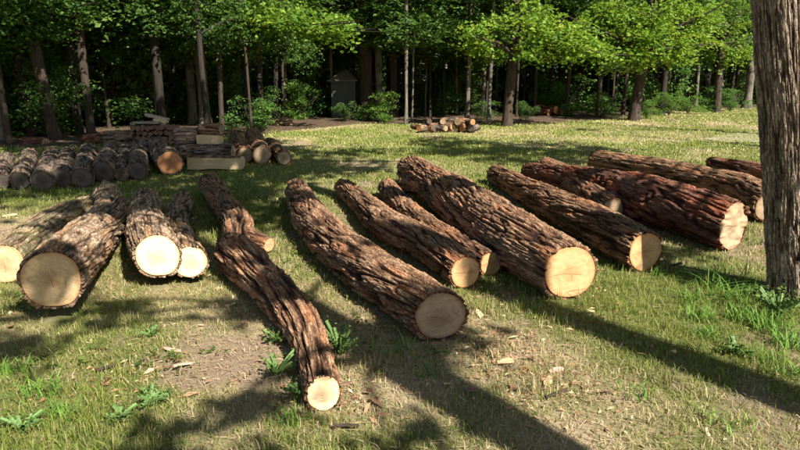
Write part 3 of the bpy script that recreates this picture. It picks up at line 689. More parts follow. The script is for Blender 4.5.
spec = [(3, 141, 9, 2, 'pale trunk at the left picture edge behind the back row of logs', .02), (33, 139, 9, 0, 'dark slim trunk left of the white-lit leaning trunk', -.06),
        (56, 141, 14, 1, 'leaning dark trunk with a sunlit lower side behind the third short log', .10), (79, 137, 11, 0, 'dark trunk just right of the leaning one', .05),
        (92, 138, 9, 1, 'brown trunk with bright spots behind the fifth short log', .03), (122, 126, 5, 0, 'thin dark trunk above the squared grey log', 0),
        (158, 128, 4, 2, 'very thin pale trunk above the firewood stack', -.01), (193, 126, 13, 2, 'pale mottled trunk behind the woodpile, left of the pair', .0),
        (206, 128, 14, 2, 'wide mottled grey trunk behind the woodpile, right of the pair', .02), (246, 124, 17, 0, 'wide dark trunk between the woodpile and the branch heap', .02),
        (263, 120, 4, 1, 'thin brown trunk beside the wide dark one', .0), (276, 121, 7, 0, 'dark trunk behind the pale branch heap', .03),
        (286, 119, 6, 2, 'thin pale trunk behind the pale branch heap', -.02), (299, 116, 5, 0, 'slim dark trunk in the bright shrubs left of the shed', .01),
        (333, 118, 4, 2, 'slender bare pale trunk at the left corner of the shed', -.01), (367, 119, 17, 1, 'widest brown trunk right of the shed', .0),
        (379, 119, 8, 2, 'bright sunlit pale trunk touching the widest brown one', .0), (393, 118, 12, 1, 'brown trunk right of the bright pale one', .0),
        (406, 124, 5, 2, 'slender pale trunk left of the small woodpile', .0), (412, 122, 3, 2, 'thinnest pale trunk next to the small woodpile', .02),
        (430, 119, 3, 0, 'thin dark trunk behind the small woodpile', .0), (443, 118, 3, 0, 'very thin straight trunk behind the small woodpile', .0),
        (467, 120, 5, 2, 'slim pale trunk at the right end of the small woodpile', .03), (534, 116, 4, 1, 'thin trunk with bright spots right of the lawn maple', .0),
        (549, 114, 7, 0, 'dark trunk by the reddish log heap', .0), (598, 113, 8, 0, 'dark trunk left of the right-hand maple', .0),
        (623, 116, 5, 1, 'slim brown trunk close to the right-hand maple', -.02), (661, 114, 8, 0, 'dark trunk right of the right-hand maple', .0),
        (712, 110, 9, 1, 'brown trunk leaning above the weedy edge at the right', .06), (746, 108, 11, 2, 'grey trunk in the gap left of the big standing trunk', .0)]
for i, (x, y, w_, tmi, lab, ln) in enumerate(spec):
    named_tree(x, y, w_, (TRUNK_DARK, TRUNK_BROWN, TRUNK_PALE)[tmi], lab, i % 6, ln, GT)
# deeper trees
g = random.Random(5); cnt = 0; tries = 0
while cnt < 120 and tries < 6000:
    tries += 1
    y = g.uniform(17, 72); x = g.uniform(-48, 48)
    if abs(x) > .72*y+6 or y < float(edge_y(x)) + 2.5: continue
    if any((x-a)**2+(y-b)**2 < 1.7**2 for a, b in TREES): continue
    TREES.append((x, y)); cnt += 1
    forest_tree(x, y, g.randrange(6), g.uniform(.8, 1.25), g.uniform(0, 6.28), 'slender trunk standing deep in the shaded wood', 'trees deep in the wood', (TRUNK_DARK, TRUNK_BROWN, TRUNK_PALE)[g.choice((0, 0, 1, 1, 2))])
cnt = 0
while cnt < 130:
    y = g.uniform(16, 46); x = g.uniform(-32, 32); e_ = float(edge_y(x))
    if abs(x) > .68*y+3 or not e_+.8 < y < e_+12 or (y < 29 and -3.9 < x < -.9): continue
    if any((x-a)**2+(y-b)**2 < .9**2 for a, b in TREES): continue
    TREES.append((x, y)); cnt += 1; f = g.uniform(.28, .7)
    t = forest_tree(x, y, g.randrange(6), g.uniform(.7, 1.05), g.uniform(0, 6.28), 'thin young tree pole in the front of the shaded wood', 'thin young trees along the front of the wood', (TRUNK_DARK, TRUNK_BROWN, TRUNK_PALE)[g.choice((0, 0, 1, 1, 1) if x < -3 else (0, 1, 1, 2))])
    [c for c in t.children if c.name.startswith('trunk')][0].scale = (f, f, 1)
    [c for c in t.children if c.name.startswith('crown')][0].scale = (.7, .7, 1)
    t.rotation_euler[0] = g.uniform(-.05, .05); t.rotation_euler[1] = g.uniform(-.05, .05)
# the wood beyond, one dark mass
g = np.random.default_rng(31); n = 110000
xx = g.uniform(-85, 85, n); yy = g.uniform(60, 84, n); zz = g.uniform(0, 1, n)**1.0*24
V, T, a = leaf_geo(np.stack([xx, yy, zz], -1), .52, 1.2, 33, .8)
tag(obj('far_wood', make_mesh('far_wood', V, tris=T, attrs={'lv': a}), LEAF_DARK), kind='stuff')

# maples with sunlit low sprays at the wood's front
def maple(px, py, wpx, top, blobs, label, tm, nseed, per=26, size=.15, leaf=None):
    p = at(px, py); Y = p[1]; r = wpx*Y/F_PX/2; size = size*min(1, Y/24); per = int(per*min(1.7, 24/Y))
    tp = at_d(*top, Y); hi = np.array([tp[0]*1.02, Y, 9.0])
    root = empty('tree', (p[0], p[1], 0)); tag(root, label, 'tree', 'trees standing at the front of the wood')
    B3 = []
    for (bx, by, rx, ry, dy, ncl) in blobs:
        c = at_d(bx, by, Y+dy); k = (Y+dy)/F_PX
        B3.append((c[0]-p[0], c[1]-p[1], c[2], rx*k, max(.9, rx*k*.8), ry*k, int(ncl*.62)))
        for q_ in range(3):                                          # loose drooping ends of the branch
            B3.append((c[0]-p[0]+rnd.uniform(-1.1, 1.1)*rx*k, c[1]-p[1]+rnd.uniform(-.5, .3)*rx*k, c[2]-rnd.uniform(.2, 1.25)*ry*k, rnd.uniform(.25, .6), rnd.uniform(.25, .5), rnd.uniform(.15, .45), rnd.randint(3, 7)))
    tpl = tp - p; hil = hi-p; hil[2] = 9
    parts = [([(0, 0, -.15), (0, 0, .2), tuple(tpl*.55+[0, 0, .0]), tuple(tpl), tuple(hil)], [r*1.35, r*1.1, r*.95, r*.85, .04])]
    for q, b in enumerate(B3):
        s0 = np.array(tpl)*min(1.0, .86 + .006*q); e = np.array(b[:3]); parts.append(([s0, (s0+e)/2+[0, 0, .15], e, e+(e-s0)*.3], [r*.4, r*.28, r*.15, .01]))
        for a in range(4 if b[6] > 8 else 0):
            e2 = e + np.array([rnd.uniform(-1, 1)*b[3], rnd.uniform(-1, 1)*b[4], rnd.uniform(-.5, .6)*b[5]]); parts.append(([s0*.3+e*.7, (s0*.2+e*.4+e2*.4)+[0, 0, .08], e2], [r*.2, r*.1, .008]))
    tv, tq = tubes(parts, 12, nseed)
    obj('trunk', make_mesh('trunk', tv, tq, smooth=True), tm, root)
    obj('crown', crown_mesh(B3 + [(hil[0], hil[1], 8.5, 2.6, 2.6, 2.6, 160)], per, .50, size, nseed, tilt=.85, wide=.8, flat=.5), leaf or LEAF_MAPLE, root)
    TREES.append((p[0], p[1])); return root
maple(507, 126, 10, (514, 44), [(520, 28, 36, 15, -.6, 60), (560, 36, 34, 13, -.9, 55), (480, 34, 22, 9, .2, 26), (528, 12, 22, 10, 0, 30), (585, 46, 16, 6, -.3, 14)], 'young maple on the lawn edge with a flat spray of bright leaves', TRUNK_BROWN, 1201)
maple(634, 120, 11, (645, 50), [(640, 38, 44, 20, -.8, 95), (668, 46, 26, 16, -1.2, 45), (620, 18, 36, 16, -.3, 60), (600, 52, 16, 8, .4, 16), (690, 22, 34, 18, .6, 50), (655, 2, 50, 14, -.3, 60)], 'right-hand maple with yellow-green leaves over its forked trunk', TRUNK_BROWN, 1211)
maple(716, 112, 8, (722, 40), [(720, 30, 34, 26, .5, 70), (735, 48, 22, 10, 0, 34), (705, 5, 44, 16, .6, 60), (745, 8, 30, 20, 0, 40)], 'leafy tree hanging over the sunny lawn left of the big trunk', TRUNK_BROWN, 1221)
maple(230, 125, 9, (240, 20), [(235, 12, 34, 12, -2.5, 70), (285, 20, 42, 9, -2.8, 70), (322, 25, 22, 5, -2.8, 28), (205, 4, 30, 12, -2.0, 50), (260, 2, 40, 12, -2.0, 60)], 'maple whose long bright yellow-green branch reaches toward the shed', TRUNK_DARK, 1231)
maple(110, 128, 8, (115, 15), [(95, 12, 30, 11, -2, 50), (135, 6, 36, 10, -2, 50), (150, 22, 36, 14, -1, 50), (60, 6, 30, 9, -1.5, 40), (175, 30, 26, 14, -.5, 36), (120, 34, 40, 10, .5, 36)], 'maple with a dark leafy roof above the short grey logs', TRUNK_DARK, 1241, leaf=LEAF_MAPLE_SHADE)
maple(-12, 140, 10, (-5, 20), [(10, 8, 30, 14, -1, 50), (30, 26, 24, 8, -.8, 30), (0, 30, 24, 10, -.5, 30), (45, 0, 30, 10, -1.2, 40)], 'maple branches hanging into the top left corner', TRUNK_DARK, 1251, leaf=LEAF_MAPLE_SHADE)

# shrubs along the edge
SH = []
for k in range(4):
    gb = random.Random(1290+k); bl = [(gb.gauss(0, .5), gb.gauss(0, .4), gb.uniform(.15, 1.35), gb.uniform(.18, .42), gb.uniform(.18, .4), gb.uniform(.12, .3), gb.randrange(6, 14)) for _ in range(11)]
    C, lv = blob_points(bl, 30, .28, 1300+k); C[:, 2] = np.abs(C[:, 2])
    V, T, a = leaf_geo(C, .070, .7, 1310+k, .68, lv)
    gg = random.Random(k); parts = []
    for s in range(9):
        a_ = gg.uniform(0, 6.28); L = gg.uniform(.4, .8); parts.append(([(0, 0, -.05), (math.cos(a_)*L*.4, math.sin(a_)*L*.4, .45), (math.cos(a_)*L, math.sin(a_)*L, 1.0)], [.018, .012, .004]))
    tv, tq = tubes(parts, 6, k)
    SH.append((make_mesh('foliage', V, tris=T, attrs={'lv': a}), make_mesh('stem', tv, tq)))
SH[0][0].materials.append(LEAF_SHRUB)
def shrub(x, y, k, sc, label, group, mat=LEAF_SHRUB, sz=1.0):
    o = empty('shrub', (x, y, .03), rnd.uniform(0, 6.28)); o.scale = (sc, sc, sc*sz); tag(o, label, 'shrub', group)
    f = obj('foliage', SH[k][0], mat, o); f.material_slots[0].link = 'OBJECT'; f.material_slots[0].material = mat
    obj('stem', SH[k][1], TRUNK_BROWN, o)
GSH = 'shrubs along the edge of the wood'
sh = [(12, 140, 1.9, 'dark bush in the deep shade at the left edge'), (36, 132, 1.7, 'leafy bush behind the second short log'), (108, 128, 2.3, 'tall bright-leaved bush behind the back row of logs'),
      (128, 124, 1.8, 'bush above the squared grey log'), (172, 122, 1.5, 'dim bush behind the firewood stack'), (228, 127, 1.2, 'low bush behind the three round logs'),
      (250, 132, 1.0, 'small bush beside the three round logs'), (300, 121, 1.0, 'bright green bush right of the branch heap'), (316, 118, 1.0, 'bright green bush left of the shed'),
      (346, 123, .5, 'low plants before the shed door'), (368, 122, .65, 'leafy plant at the foot of the widest trunk'), (385, 123, .8, 'low leafy plant below the bright pale trunk'),
      (488, 121, .6, 'low bush between the small woodpile and the maple'), (522, 122, .5, 'low bush right of the lawn maple trunk'), (575, 118, .6, 'low bush beside the reddish log heap'),
      (606, 118, .75, 'bright bush left of the right-hand maple'), (650, 119, .6, 'bright bush at the foot of the right-hand maple'), (672, 116, .7, 'pale green bush along the sunny lawn edge'),
      (692, 114, .8, 'yellowish weedy bush at the sunny edge'), (712, 112, .9, 'low bush under the leaning brown trunk'), (735, 111, .9, 'bush in the shade left of the big trunk'), (560, 116, .9, 'dim low bush behind the reddish heap'),
      (440, 117, 1.2, 'dim bush behind the small woodpile'), (420, 116, 1.2, 'dim bush behind the thinnest pale trunk')]
for i, (x, y, sc, lab) in enumerate(sh):
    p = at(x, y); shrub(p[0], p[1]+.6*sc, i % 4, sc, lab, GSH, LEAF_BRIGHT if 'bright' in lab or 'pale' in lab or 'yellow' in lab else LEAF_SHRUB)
g = random.Random(77); cnt = 0
while cnt < 150:
    y = g.uniform(17, 56); x = g.uniform(-38, 38)
    if abs(x) > .7*y+4 or y < float(edge_y(x))+1.8: continue
    if y < 29 and -3.9 < x < -.9: continue
    if y < float(edge_y(x))+6 and -1 < x < 24 and g.random() < .7: continue
    cnt += 1; shrub(x, y, g.randrange(4), g.uniform(1.0, 2.6), 'dim understory shrub deep in the shaded wood', 'understory shrubs deep in the wood', LEAF_SHRUB if g.random() < .5 else LEAF_DARK, g.uniform(.8, 1.4))

# ------------------------------------------------------------------ shed
def box(a, b):
    (x0, y0, z0), (x1, y1, z1) = a, b
    V = [(x0, y0, z0), (x1, y0, z0), (x1, y1, z0), (x0, y1, z0), (x0, y0, z1), (x1, y0, z1), (x1, y1, z1), (x0, y1, z1)]
    return np.array(V, float), [(3, 2, 1, 0), (4, 5, 6, 7), (0, 1, 5, 4), (1, 2, 6, 5), (2, 3, 7, 6), (3, 0, 4, 7)]
def boxes(name, lst, mat, parent):
    VV, QQ = [], []
    for a, b in lst:
        v, q = box(a, b); QQ += [[i+8*len(VV) for i in f] for f in q]; VV.append(v)
    return obj(name, make_mesh(name, np.concatenate(VV), QQ), mat, parent)
pm = M('grey_paint'); co = pm.n('TexCoord').outputs['Object']; a = pm.noise(pm.vmul(co, (12, 12, 2)), 1, 5, .65)
SHED_M = pm.set(pm.mix(a, (.038, .042, .039), (.088, .092, .084)), .8, pm.bump(a, .4, .01))
rm = M('old_shingle'); a = rm.noise(rm.n('TexCoord').outputs['Object'], 16, 5, .7); ROOF_M = rm.set(rm.mix(a, (.06, .052, .046), (.15, .13, .115)), .9, rm.bump(a, .7, .02))
p = at(345, 119); ky = p[1]/F_PX
shed = empty('shed', (p[0], p[1]+.5, 0), math.radians(-6)); tag(shed, 'small grey-blue wooden shed with a pitched roof among the trees', 'shed')
wd = 12*ky; hh = 38*ky
boxes('wall', [((-wd+.02, -.46, 0), (wd-.02, .58, hh))], SHED_M, shed)
bw = 2*wd/9
for i in range(9):
    boxes('plank', [((-wd+i*bw+.004, -.49-.004*(i % 2), .02), (-wd+(i+1)*bw-.004, -.462, hh-.01))], SHED_M, shed)
dr = boxes('door', [((-wd*.55, -.53, .08), (wd*.55, -.498, hh*.86))], SHED_M, shed)
boxes('handle', [((wd*.35, -.56, hh*.42), (wd*.42, -.53, hh*.5))], TRUNK_DARK, dr)
boxes('crossbar', [((-wd*.5, -.55, hh*.60), (wd*.5, -.53, hh*.66))], SHED_M, dr)
ov, rh = .10, 9.5*ky
V = np.array([(-wd-ov, -.66, hh-.03), (wd+ov, -.66, hh-.03), (wd+ov, .78, hh-.03), (-wd-ov, .78, hh-.03), (-.06, .06, hh+rh), (.06, .06, hh+rh)])
V = np.concatenate([V, V-[0, 0, .05]])
boxes('fascia', [((-wd-.02, -.53, hh-.13), (wd+.02, -.50, hh-.085))], SHED_M, shed)
obj('roof', make_mesh('roof', V, [(0, 1, 5, 4), (2, 3, 4, 5), (6, 7, 1, 0), (7, 8, 2, 1), (8, 9, 3, 2), (9, 6, 0, 3), (9, 8, 7, 6)], [(1, 2, 5), (3, 0, 4)]), ROOF_M, shed)

# ------------------------------------------------------------------ trees outside the frame that shade the lawn
SUNH = np.array([SUNV.x/SUNV.z, SUNV.y/SUNV.z])
SUN_AREAS = [np.array(q, float) for q in ([(222, 300), (285, 205), (330, 178), (480, 176), (600, 165), (650, 150), (830, 150), (830, 470), (240, 470)],
    [(470, 139), (500, 121), (830, 108), (830, 150), (640, 150), (580, 141)], [(70, 330), (215, 290), (225, 370), (90, 385)], [(118, 235), (215, 235), (220, 300), (118, 300)], [(-30, 238), (22, 238), (30, 300), (-30, 300)], [(-20, 205), (60, 208), (40, 240), (-20, 240)])]
def inside(px, py, poly):
    r = np.zeros(px.shape, bool); n = len(poly)
    for i in range(n):
        (x0, y0), (x1, y1) = poly[i], poly[(i+1) % n]
        r ^= ((y0 > py) != (y1 > py)) & (px < (x1-x0)*(py-y0)/((y1-y0) or 1e-9)+x0)
    return r
def SHADE_KEEP(c):
    # gaps in the crowns where the photograph shows sun reaching the ground
    gx_, gy_ = c[:, 0]-c[:, 2]*SUNH[0], c[:, 1]-c[:, 2]*SUNH[1]; ok = np.ones(len(c), bool)
    for ox, oy in ((0, 0), (.5, 0), (-.5, 0), (0, .5), (0, -.5)):
        px, py, dep = to_px(gx_+ox, gy_+oy, 0*gx_)
        for q in SUN_AREAS: ok &= ~(inside(px, py, q) & (gy_+oy > .3))
    near = (gy_ < 6.5) & (gy_ > 1)
    return ok & (~near | (np.random.default_rng(4).uniform(0, 1, len(c)) < .38))
def shade_tree(x, y, r, H, blobs, label, seed, lean=(0, 0), per=20, size=.26, spread=.6, tm=TRUNK_BROWN, trunk=True, root=None, keep='d'):
    if root is None:
        root = empty('tree', (x, y, 0)); tag(root, label, 'tree')
    g = random.Random(seed); tp = [(0, 0, -.15), (0, 0, .3), (lean[0]*.4, lean[1]*.4, H*.4), (lean[0], lean[1], H)]
    parts = [(tp, [r*1.3, r*1.05, r*.9, .04])] if trunk else []
    for b in blobs:
        z = min(H*.95, max(2.5, b[2]-b[5]*.7)); s0 = np.array([lean[0]*z/H, lean[1]*z/H, z])
        for q in range(5):
            e = np.array(b[:3]) + np.array([g.uniform(-.8, .8)*b[3], g.uniform(-.8, .8)*b[4], g.uniform(-.3, .7)*b[5]]); parts.append(([s0, (s0+e)/2+[0, 0, .3], e], [r*.32, r*.2, .012]))
    tv, tq = tubes(parts, 12, seed)
    obj('trunk' if trunk else 'branch', make_mesh('trunk', tv, tq, smooth=True), tm, root)
    kp = None
    def kp(c):
        m_ = SHADE_KEEP(c + np.array([x, y, 0]))
        return m_ if m_.any() or len(c) == 0 else np.arange(len(c)) < 2
    obj('crown', crown_mesh(blobs, per, spread, size, seed, keep=kp), LEAF_MAPLE, root)
    return root
def spray(px, py, z, r, t, n, bx, by):
    c = at(px, py, z) + t*np.array(SUNV); return (c[0]-bx, c[1]-by, c[2], r, r, r*.6, n)
SHADE_SPOTS = [(443, 318, .22, .30, 8.6, 26), (45, 285, .2, .22, 9, 9), (22, 340, 0, .22, 9, 7), (252, 408, 0, .13, 8, 5), (165, 445, 0, .16, 8, 4), (120, 312, 0, .16, 9, 5), (405, 440, 0, .18, 8, 4),
       (80, 222, .25, .22, 9, 10), (228, 205, .25, .35, 9.5, 14), (185, 205, .2, .25, 9.5, 10), (262, 288, .2, .2, 9, 6), (405, 240, .35, .2, 9, 8)]
def add_shade_sprays(root, x, y, lst, seed, s0):  # unseen leafy branches added up-sun so their shadows land on set spots
    bl = [spray(*q, x, y) for q in lst]; g_ = random.Random(seed)
    obj('crown', crown_mesh(bl, 16, .28, .13, seed), LEAF_MAPLE, root); parts = []
    for b in bl:
        e = np.array(b[:3]); a = np.array([0, 0, min(s0, e[2]-.4)]); parts.append(([a, (a+e)/2+[0, 0, .25], e, e+[.1, .1, .05]], [.04, .025, .012, .005]))
    tv, tq = tubes(parts, 8, seed); obj('branch', make_mesh('branch', tv, tq, smooth=True), TRUNK_BROWN, root)
tA = shade_tree(3.25, -.75, .20, 13, [(0, 0, 10, 2.6, 2.6, 2.6, 170), (-1.2, .8, 7.4, 1.6, 1.6, 1.0, 40)], 'tree beside the viewer whose trunk shadow crosses the curved log', 2001)
add_shade_sprays(tA, 3.25, -.75, SHADE_SPOTS, 2101, 8)
shade_tree(5.17, -.91, .205, 12, [(1.2, -1.3, 11.2, 1.8, 1.8, 2.0, 110)], 'slimmer tree at the right of the viewer casting a thin shadow band', 2011)
tK = shade_tree(9.5, 7.5, .22, 13, [(0, 0, 9, 3.0, 3.0, 2.8, 190)], 'lawn tree outside the right edge shading the middle of the lawn', 2021)
add_shade_sprays(tK, 9.5, 7.5, [(650, 207, .4, .45, 7.5, 20), (690, 222, .4, .45, 7.5, 20), (605, 195, .35, .4, 7.5, 16), (570, 180, .3, .35, 8, 12)], 2111, 7)
shade_tree(14.5, 9.5, .22, 12, [(0, 0, 8, 2.8, 2.8, 2.4, 150)], 'second lawn tree outside the right edge shading the lawn strip', 2031)
shade_tree(1.0, -6.5, .22, 12, [(0, 0, 8.5, 3.2, 3.2, 2.6, 150)], 'tree behind the viewer dappling the near left grass', 2041)
shade_tree(-9.6, 9.0, .24, 13, [(.8, 0, 9.5, 4.0, 3.2, 2.6, 260)], 'tree outside the left edge shading the row of short grey logs', 2045)
shade_tree(15.5, 14.5, .24, 14, [(-.6, 0, 10, 3.4, 3.4, 3.0, 260)], 'tree on the lawn outside the right edge shading the front of the wood', 2047)
# crown of the big trunk, above the frame
shade_tree(TP[0][0], TP[0][1], .2, 14, [(-1.2, .6, 9.6, 3.4, 3.4, 2.9, 300), (-.5, .3, 13, 2.6, 2.6, 1.8, 130), (-4.6, 3.2, 10.5, 2.6, 2.4, 1.6, 150), (-2.5, 4.5, 11, 2.6, 2.4, 1.8, 130)], '', 2051, lean=(-1.0, .3), trunk=False, root=tr_o)
hp = [TP[7]-[TP[0][0], TP[0][1], 0]]; e = np.array([-1.0, .3, 13])
tv, tq = tubes([([hp[0]-[0, 0, .25], hp[0]*.5+e*.5, e], [TR_[7]*.97, TR_[7]*.7, .04])], 16, 3)
obj('upper_trunk', make_mesh('upper_trunk', tv, tq, smooth=True), TRUNK_BROWN, tr_o)

# ------------------------------------------------------------------ grass
def log_mask(x, y, f=.4):
    k = np.ones(len(x), bool)
    for C, R in LOGS:
        c = C[:, :2]; lo, hi = c.min(0)-R.max(), c.max(0)+R.max()
        s = np.where((x > lo[0]) & (x < hi[0]) & (y > lo[1]) & (y < hi[1]))[0]
        if not len(s): continue
        st_ = max(1, len(c)//60); cc, rr = c[::st_], R[::st_]
        d = np.hypot(x[s, None]-cc[None, :, 0], y[s, None]-cc[None, :, 1]); k[s[(d < rr[None]*f).any(1)]] = False
    return k
def lerp(a, b, t): return np.array(a)[None]*(1-t[:, None]) + np.array(b)[None]*t[:, None]
def blades(x, y, h, wd, lean, seed, bent=.35, seg=2):
    g = np.random.default_rng(seed); n = len(x); z = ground_z(x, y)-.004
    az = g.uniform(0, 6.283, n); fa = az + g.uniform(-.6, .6, n) + math.pi/2
    side = np.stack([np.cos(fa), np.sin(fa), 0*fa], -1)*(wd*.5)[:, None]
    dirn = np.stack([np.cos(az), np.sin(az), 0*az], -1); b = np.stack([x, y, z], -1)
    ln = lean*h
    m = b + dirn*(ln*.38)[:, None] + np.stack([0*h, 0*h, h*.62], -1)
    t = b + dirn*ln[:, None] + np.stack([0*h, 0*h, h*(1-bent*np.clip(lean, 0, 2)*.5)], -1)
    V = np.stack([b-side, b+side, m-side*.75, m+side*.75, t], 1).reshape(-1, 3); i = np.arange(n)*5
    Q = np.stack([i, i+1, i+3, i+2], -1); T = np.stack([i+2, i+3, i+4], -1)
    return V, Q, T
def scatter(y0, y1, dens, seed, margin=2.0):
    g = np.random.default_rng(seed); W0 = .66*y1+margin
    n = int((y1-y0)*2*W0*dens); x = g.uniform(-W0, W0, n); y = g.uniform(y0, y1, n)
    k = np.abs(x) < .66*y+margin; return x[k], y[k], g
VV, QQ, TT, CC, o = [], [], [], [], 0
for (y0, y1, dens, h0, h1, w_, seed) in ((1.5, 5.2, 5000, .018, .055, .0045, 1), (5.2, 8.5, 1900, .022, .06, .0065, 2), (8.5, 14, 700, .026, .055, .013, 3), (14, 24, 280, .028, .05, .024, 4), (24, 41, 90, .03, .05, .046, 5)):
    x, y, g = scatter(y0, y1, dens, 40+seed)
    gr, ba = green_f(x, y), bare_f(x, y)
    k = (g.uniform(0, 1, len(x)) < np.clip(.34+1.0*gr-.75*ba, .08, 1)) & (y < edge_y(x)+.5); x, y, gr = x[k], y[k], gr[k]
    k = log_mask(x, y); x, y, gr = x[k], y[k], gr[k]
    tuft = sstep(.15, .6, fbm(x*3.2, y*3.2, 0*x, 91, 3)); n = len(x)
    h = (h0 + (h1-h0)*g.uniform(0, 1, n)**1.6)*(1+1.1*tuft)*(.7+.6*gr)
    V, Q, T = blades(x, y, h, w_*g.uniform(.6, 1.3, n), np.abs(g.normal(.55, .45, n)), 60+seed)
    t = np.clip(g.uniform(-.25, 1.0, n)*.78 + (1-gr)*.78 + .03, 0, 1); fresh = g.uniform(0, 1, n)
    c = lerp((.078, .13, .02), (.245, .26, .048), fresh); dry = lerp((.28, .22, .10), (.56, .45, .25), g.uniform(0, 1, n))
    dm = sstep(.55, .95, t)[:, None]; c = c*(1-dm) + dry*dm
    c = c*(1 + .22*sstep(10, 18, y))[:, None]
    CC.append(np.repeat(np.c_[c, np.ones(n)], 5, 0)); VV.append(V); QQ.append(Q+o); TT.append(T+o); o += len(V)
me = make_mesh('lawn_grass', np.concatenate(VV), np.concatenate(QQ), np.concatenate(TT), attrs={'col': np.concatenate(CC)})
tag(obj('lawn_grass', me, GRASS), kind='stuff')
# flat dry straw and bits of bark
VV, QQ, CC, o = [], [], [], 0
for (y0, y1, dens, L, w_, seed) in ((1.5, 4.5, 1500, .055, .003, 1), (4.5, 8, 620, .06, .005, 2), (8, 13, 150, .07, .009, 3)):
    x, y, g = scatter(y0, y1, dens, 140+seed); gr = green_f(x, y)
    k = (g.uniform(0, 1, len(x)) < 1.05-gr) & log_mask(x, y); x, y = x[k], y[k]; n = len(x)
    chip = g.uniform(0, 1, n) < .06
    L_ = L*g.uniform(.4, 1.5, n)*np.where(chip, .55, 1); W_ = w_*g.uniform(.6, 1.4, n)*np.where(chip, 4.0, 1)
    az = g.uniform(0, 6.283, n); d = np.stack([np.cos(az), np.sin(az), g.normal(.05, .18, n)], -1)*L_[:, None]*.5; s = np.stack([-np.sin(az), np.cos(az), g.normal(0, .25, n)], -1)*W_[:, None]*.5
    c = np.stack([x, y, ground_z(x, y)+.006+g.uniform(0, .012, n)], -1)
    V = np.stack([c-d-s, c+d-s*.6, c+d+s*.6, c-d+s], 1).reshape(-1, 3)
    col = lerp((.18, .125, .065), (.42, .32, .19), g.uniform(0, 1, n)); cc = lerp((.16, .07, .035), (.60, .44, .25), g.uniform(0, 1, n)); col = np.where(chip[:, None], cc, col)
    VV.append(V); QQ.append(np.arange(n*4).reshape(n, 4)+o); CC.append(np.repeat(np.c_[col, np.ones(n)], 4, 0)); o += n*4
tag(obj('dry_straw', make_mesh('dry_straw', np.concatenate(VV), np.concatenate(QQ), attrs={'col': np.concatenate(CC)}), STRAW), kind='stuff')
g = np.random.default_rng(611); xs, ys = [], []
for C_, R_ in LOGS[:16]:
    n = int(len(C_)*2.2); i = g.integers(0, len(C_), n); sd = g.choice((-1, 1), n); tt = np.gradient(C_[:, :2], axis=0); tt /= np.maximum(1e-6, np.linalg.norm(tt, axis=1))[:, None]
    off = R_[i]*g.uniform(.85, 1.0, n) + g.exponential(.13, n); xs.append(C_[i, 0] - tt[i, 1]*off*sd + g.normal(0, .05, n)); ys.append(C_[i, 1] + tt[i, 0]*off*sd + g.normal(0, .05, n))
for px_, py_, sp_, n in ((498, 350, .20, 420), (560, 385, .22, 380), (125, 375, .25, 300), (590, 305, .2, 200), (345, 400, .15, 160), (480, 300, .2, 200)):
    q = at(px_, py_); xs.append(g.normal(q[0], sp_, n)); ys.append(g.normal(q[1], sp_, n))
x, y = np.concatenate(xs), np.concatenate(ys); k = log_mask(x, y, .8) & (y > 1); x, y = x[k], y[k]; n = len(x)
L_ = .0115*np.exp(g.normal(.3, .55, n)); W_ = L_*g.uniform(.2, .6, n); az = g.uniform(0, 6.283, n)
d = np.stack([np.cos(az), np.sin(az), g.normal(0, .2, n)], -1)*L_[:, None]*.5*1.6; s_ = np.stack([-np.sin(az), np.cos(az), g.normal(0, .35, n)], -1)*W_[:, None]*.5
c = np.stack([x, y, ground_z(x, y)+.010+g.uniform(0, .014, n)], -1)
V = np.stack([c-d-s_*.5, c-s_*g.uniform(.7, 1.4, (n, 1)), c+d, c+s_*g.uniform(.7, 1.4, (n, 1))+[0, 0, .006]], 1).reshape(-1, 3)
col = lerp((.10, .04, .02), (.34, .19, .10), g.uniform(0, 1, n)); pale = g.uniform(0, 1, n) < .16; col[pale] = lerp((.40, .27, .14), (.62, .46, .27), g.uniform(0, 1, pale.sum()))
tag(obj('bark_litter', make_mesh('bark_litter', V, np.arange(n*4).reshape(n, 4), attrs={'col': np.repeat(np.c_[col, np.ones(n)], 4, 0)}), STRAW), kind='stuff')
# low broad-leaved ground cover in patches
x, y, g = scatter(1.6, 7.5, 60, 301)
pt = fbm(x*1.4, y*1.4, 0*x, 55, 3); k = (pt > .12) & log_mask(x, y, .9); x, y = x[k], y[k]
n = len(x); rep = g.integers(4, 9, n); ci = np.repeat(np.arange(n), rep); az = g.uniform(0, 6.283, len(ci)); rr = g.uniform(.012, .045, len(ci))
C = np.stack([x[ci]+np.cos(az)*rr, y[ci]+np.sin(az)*rr, ground_z(x, y)[ci]+g.uniform(.012, .045, len(ci))], -1)
V, T, a = leaf_geo(C, .031, .5, 302, .6)
tag(obj('ground_cover', make_mesh('ground_cover', V, tris=T, attrs={'lv': a}), LEAF_WEED), kind='stuff')

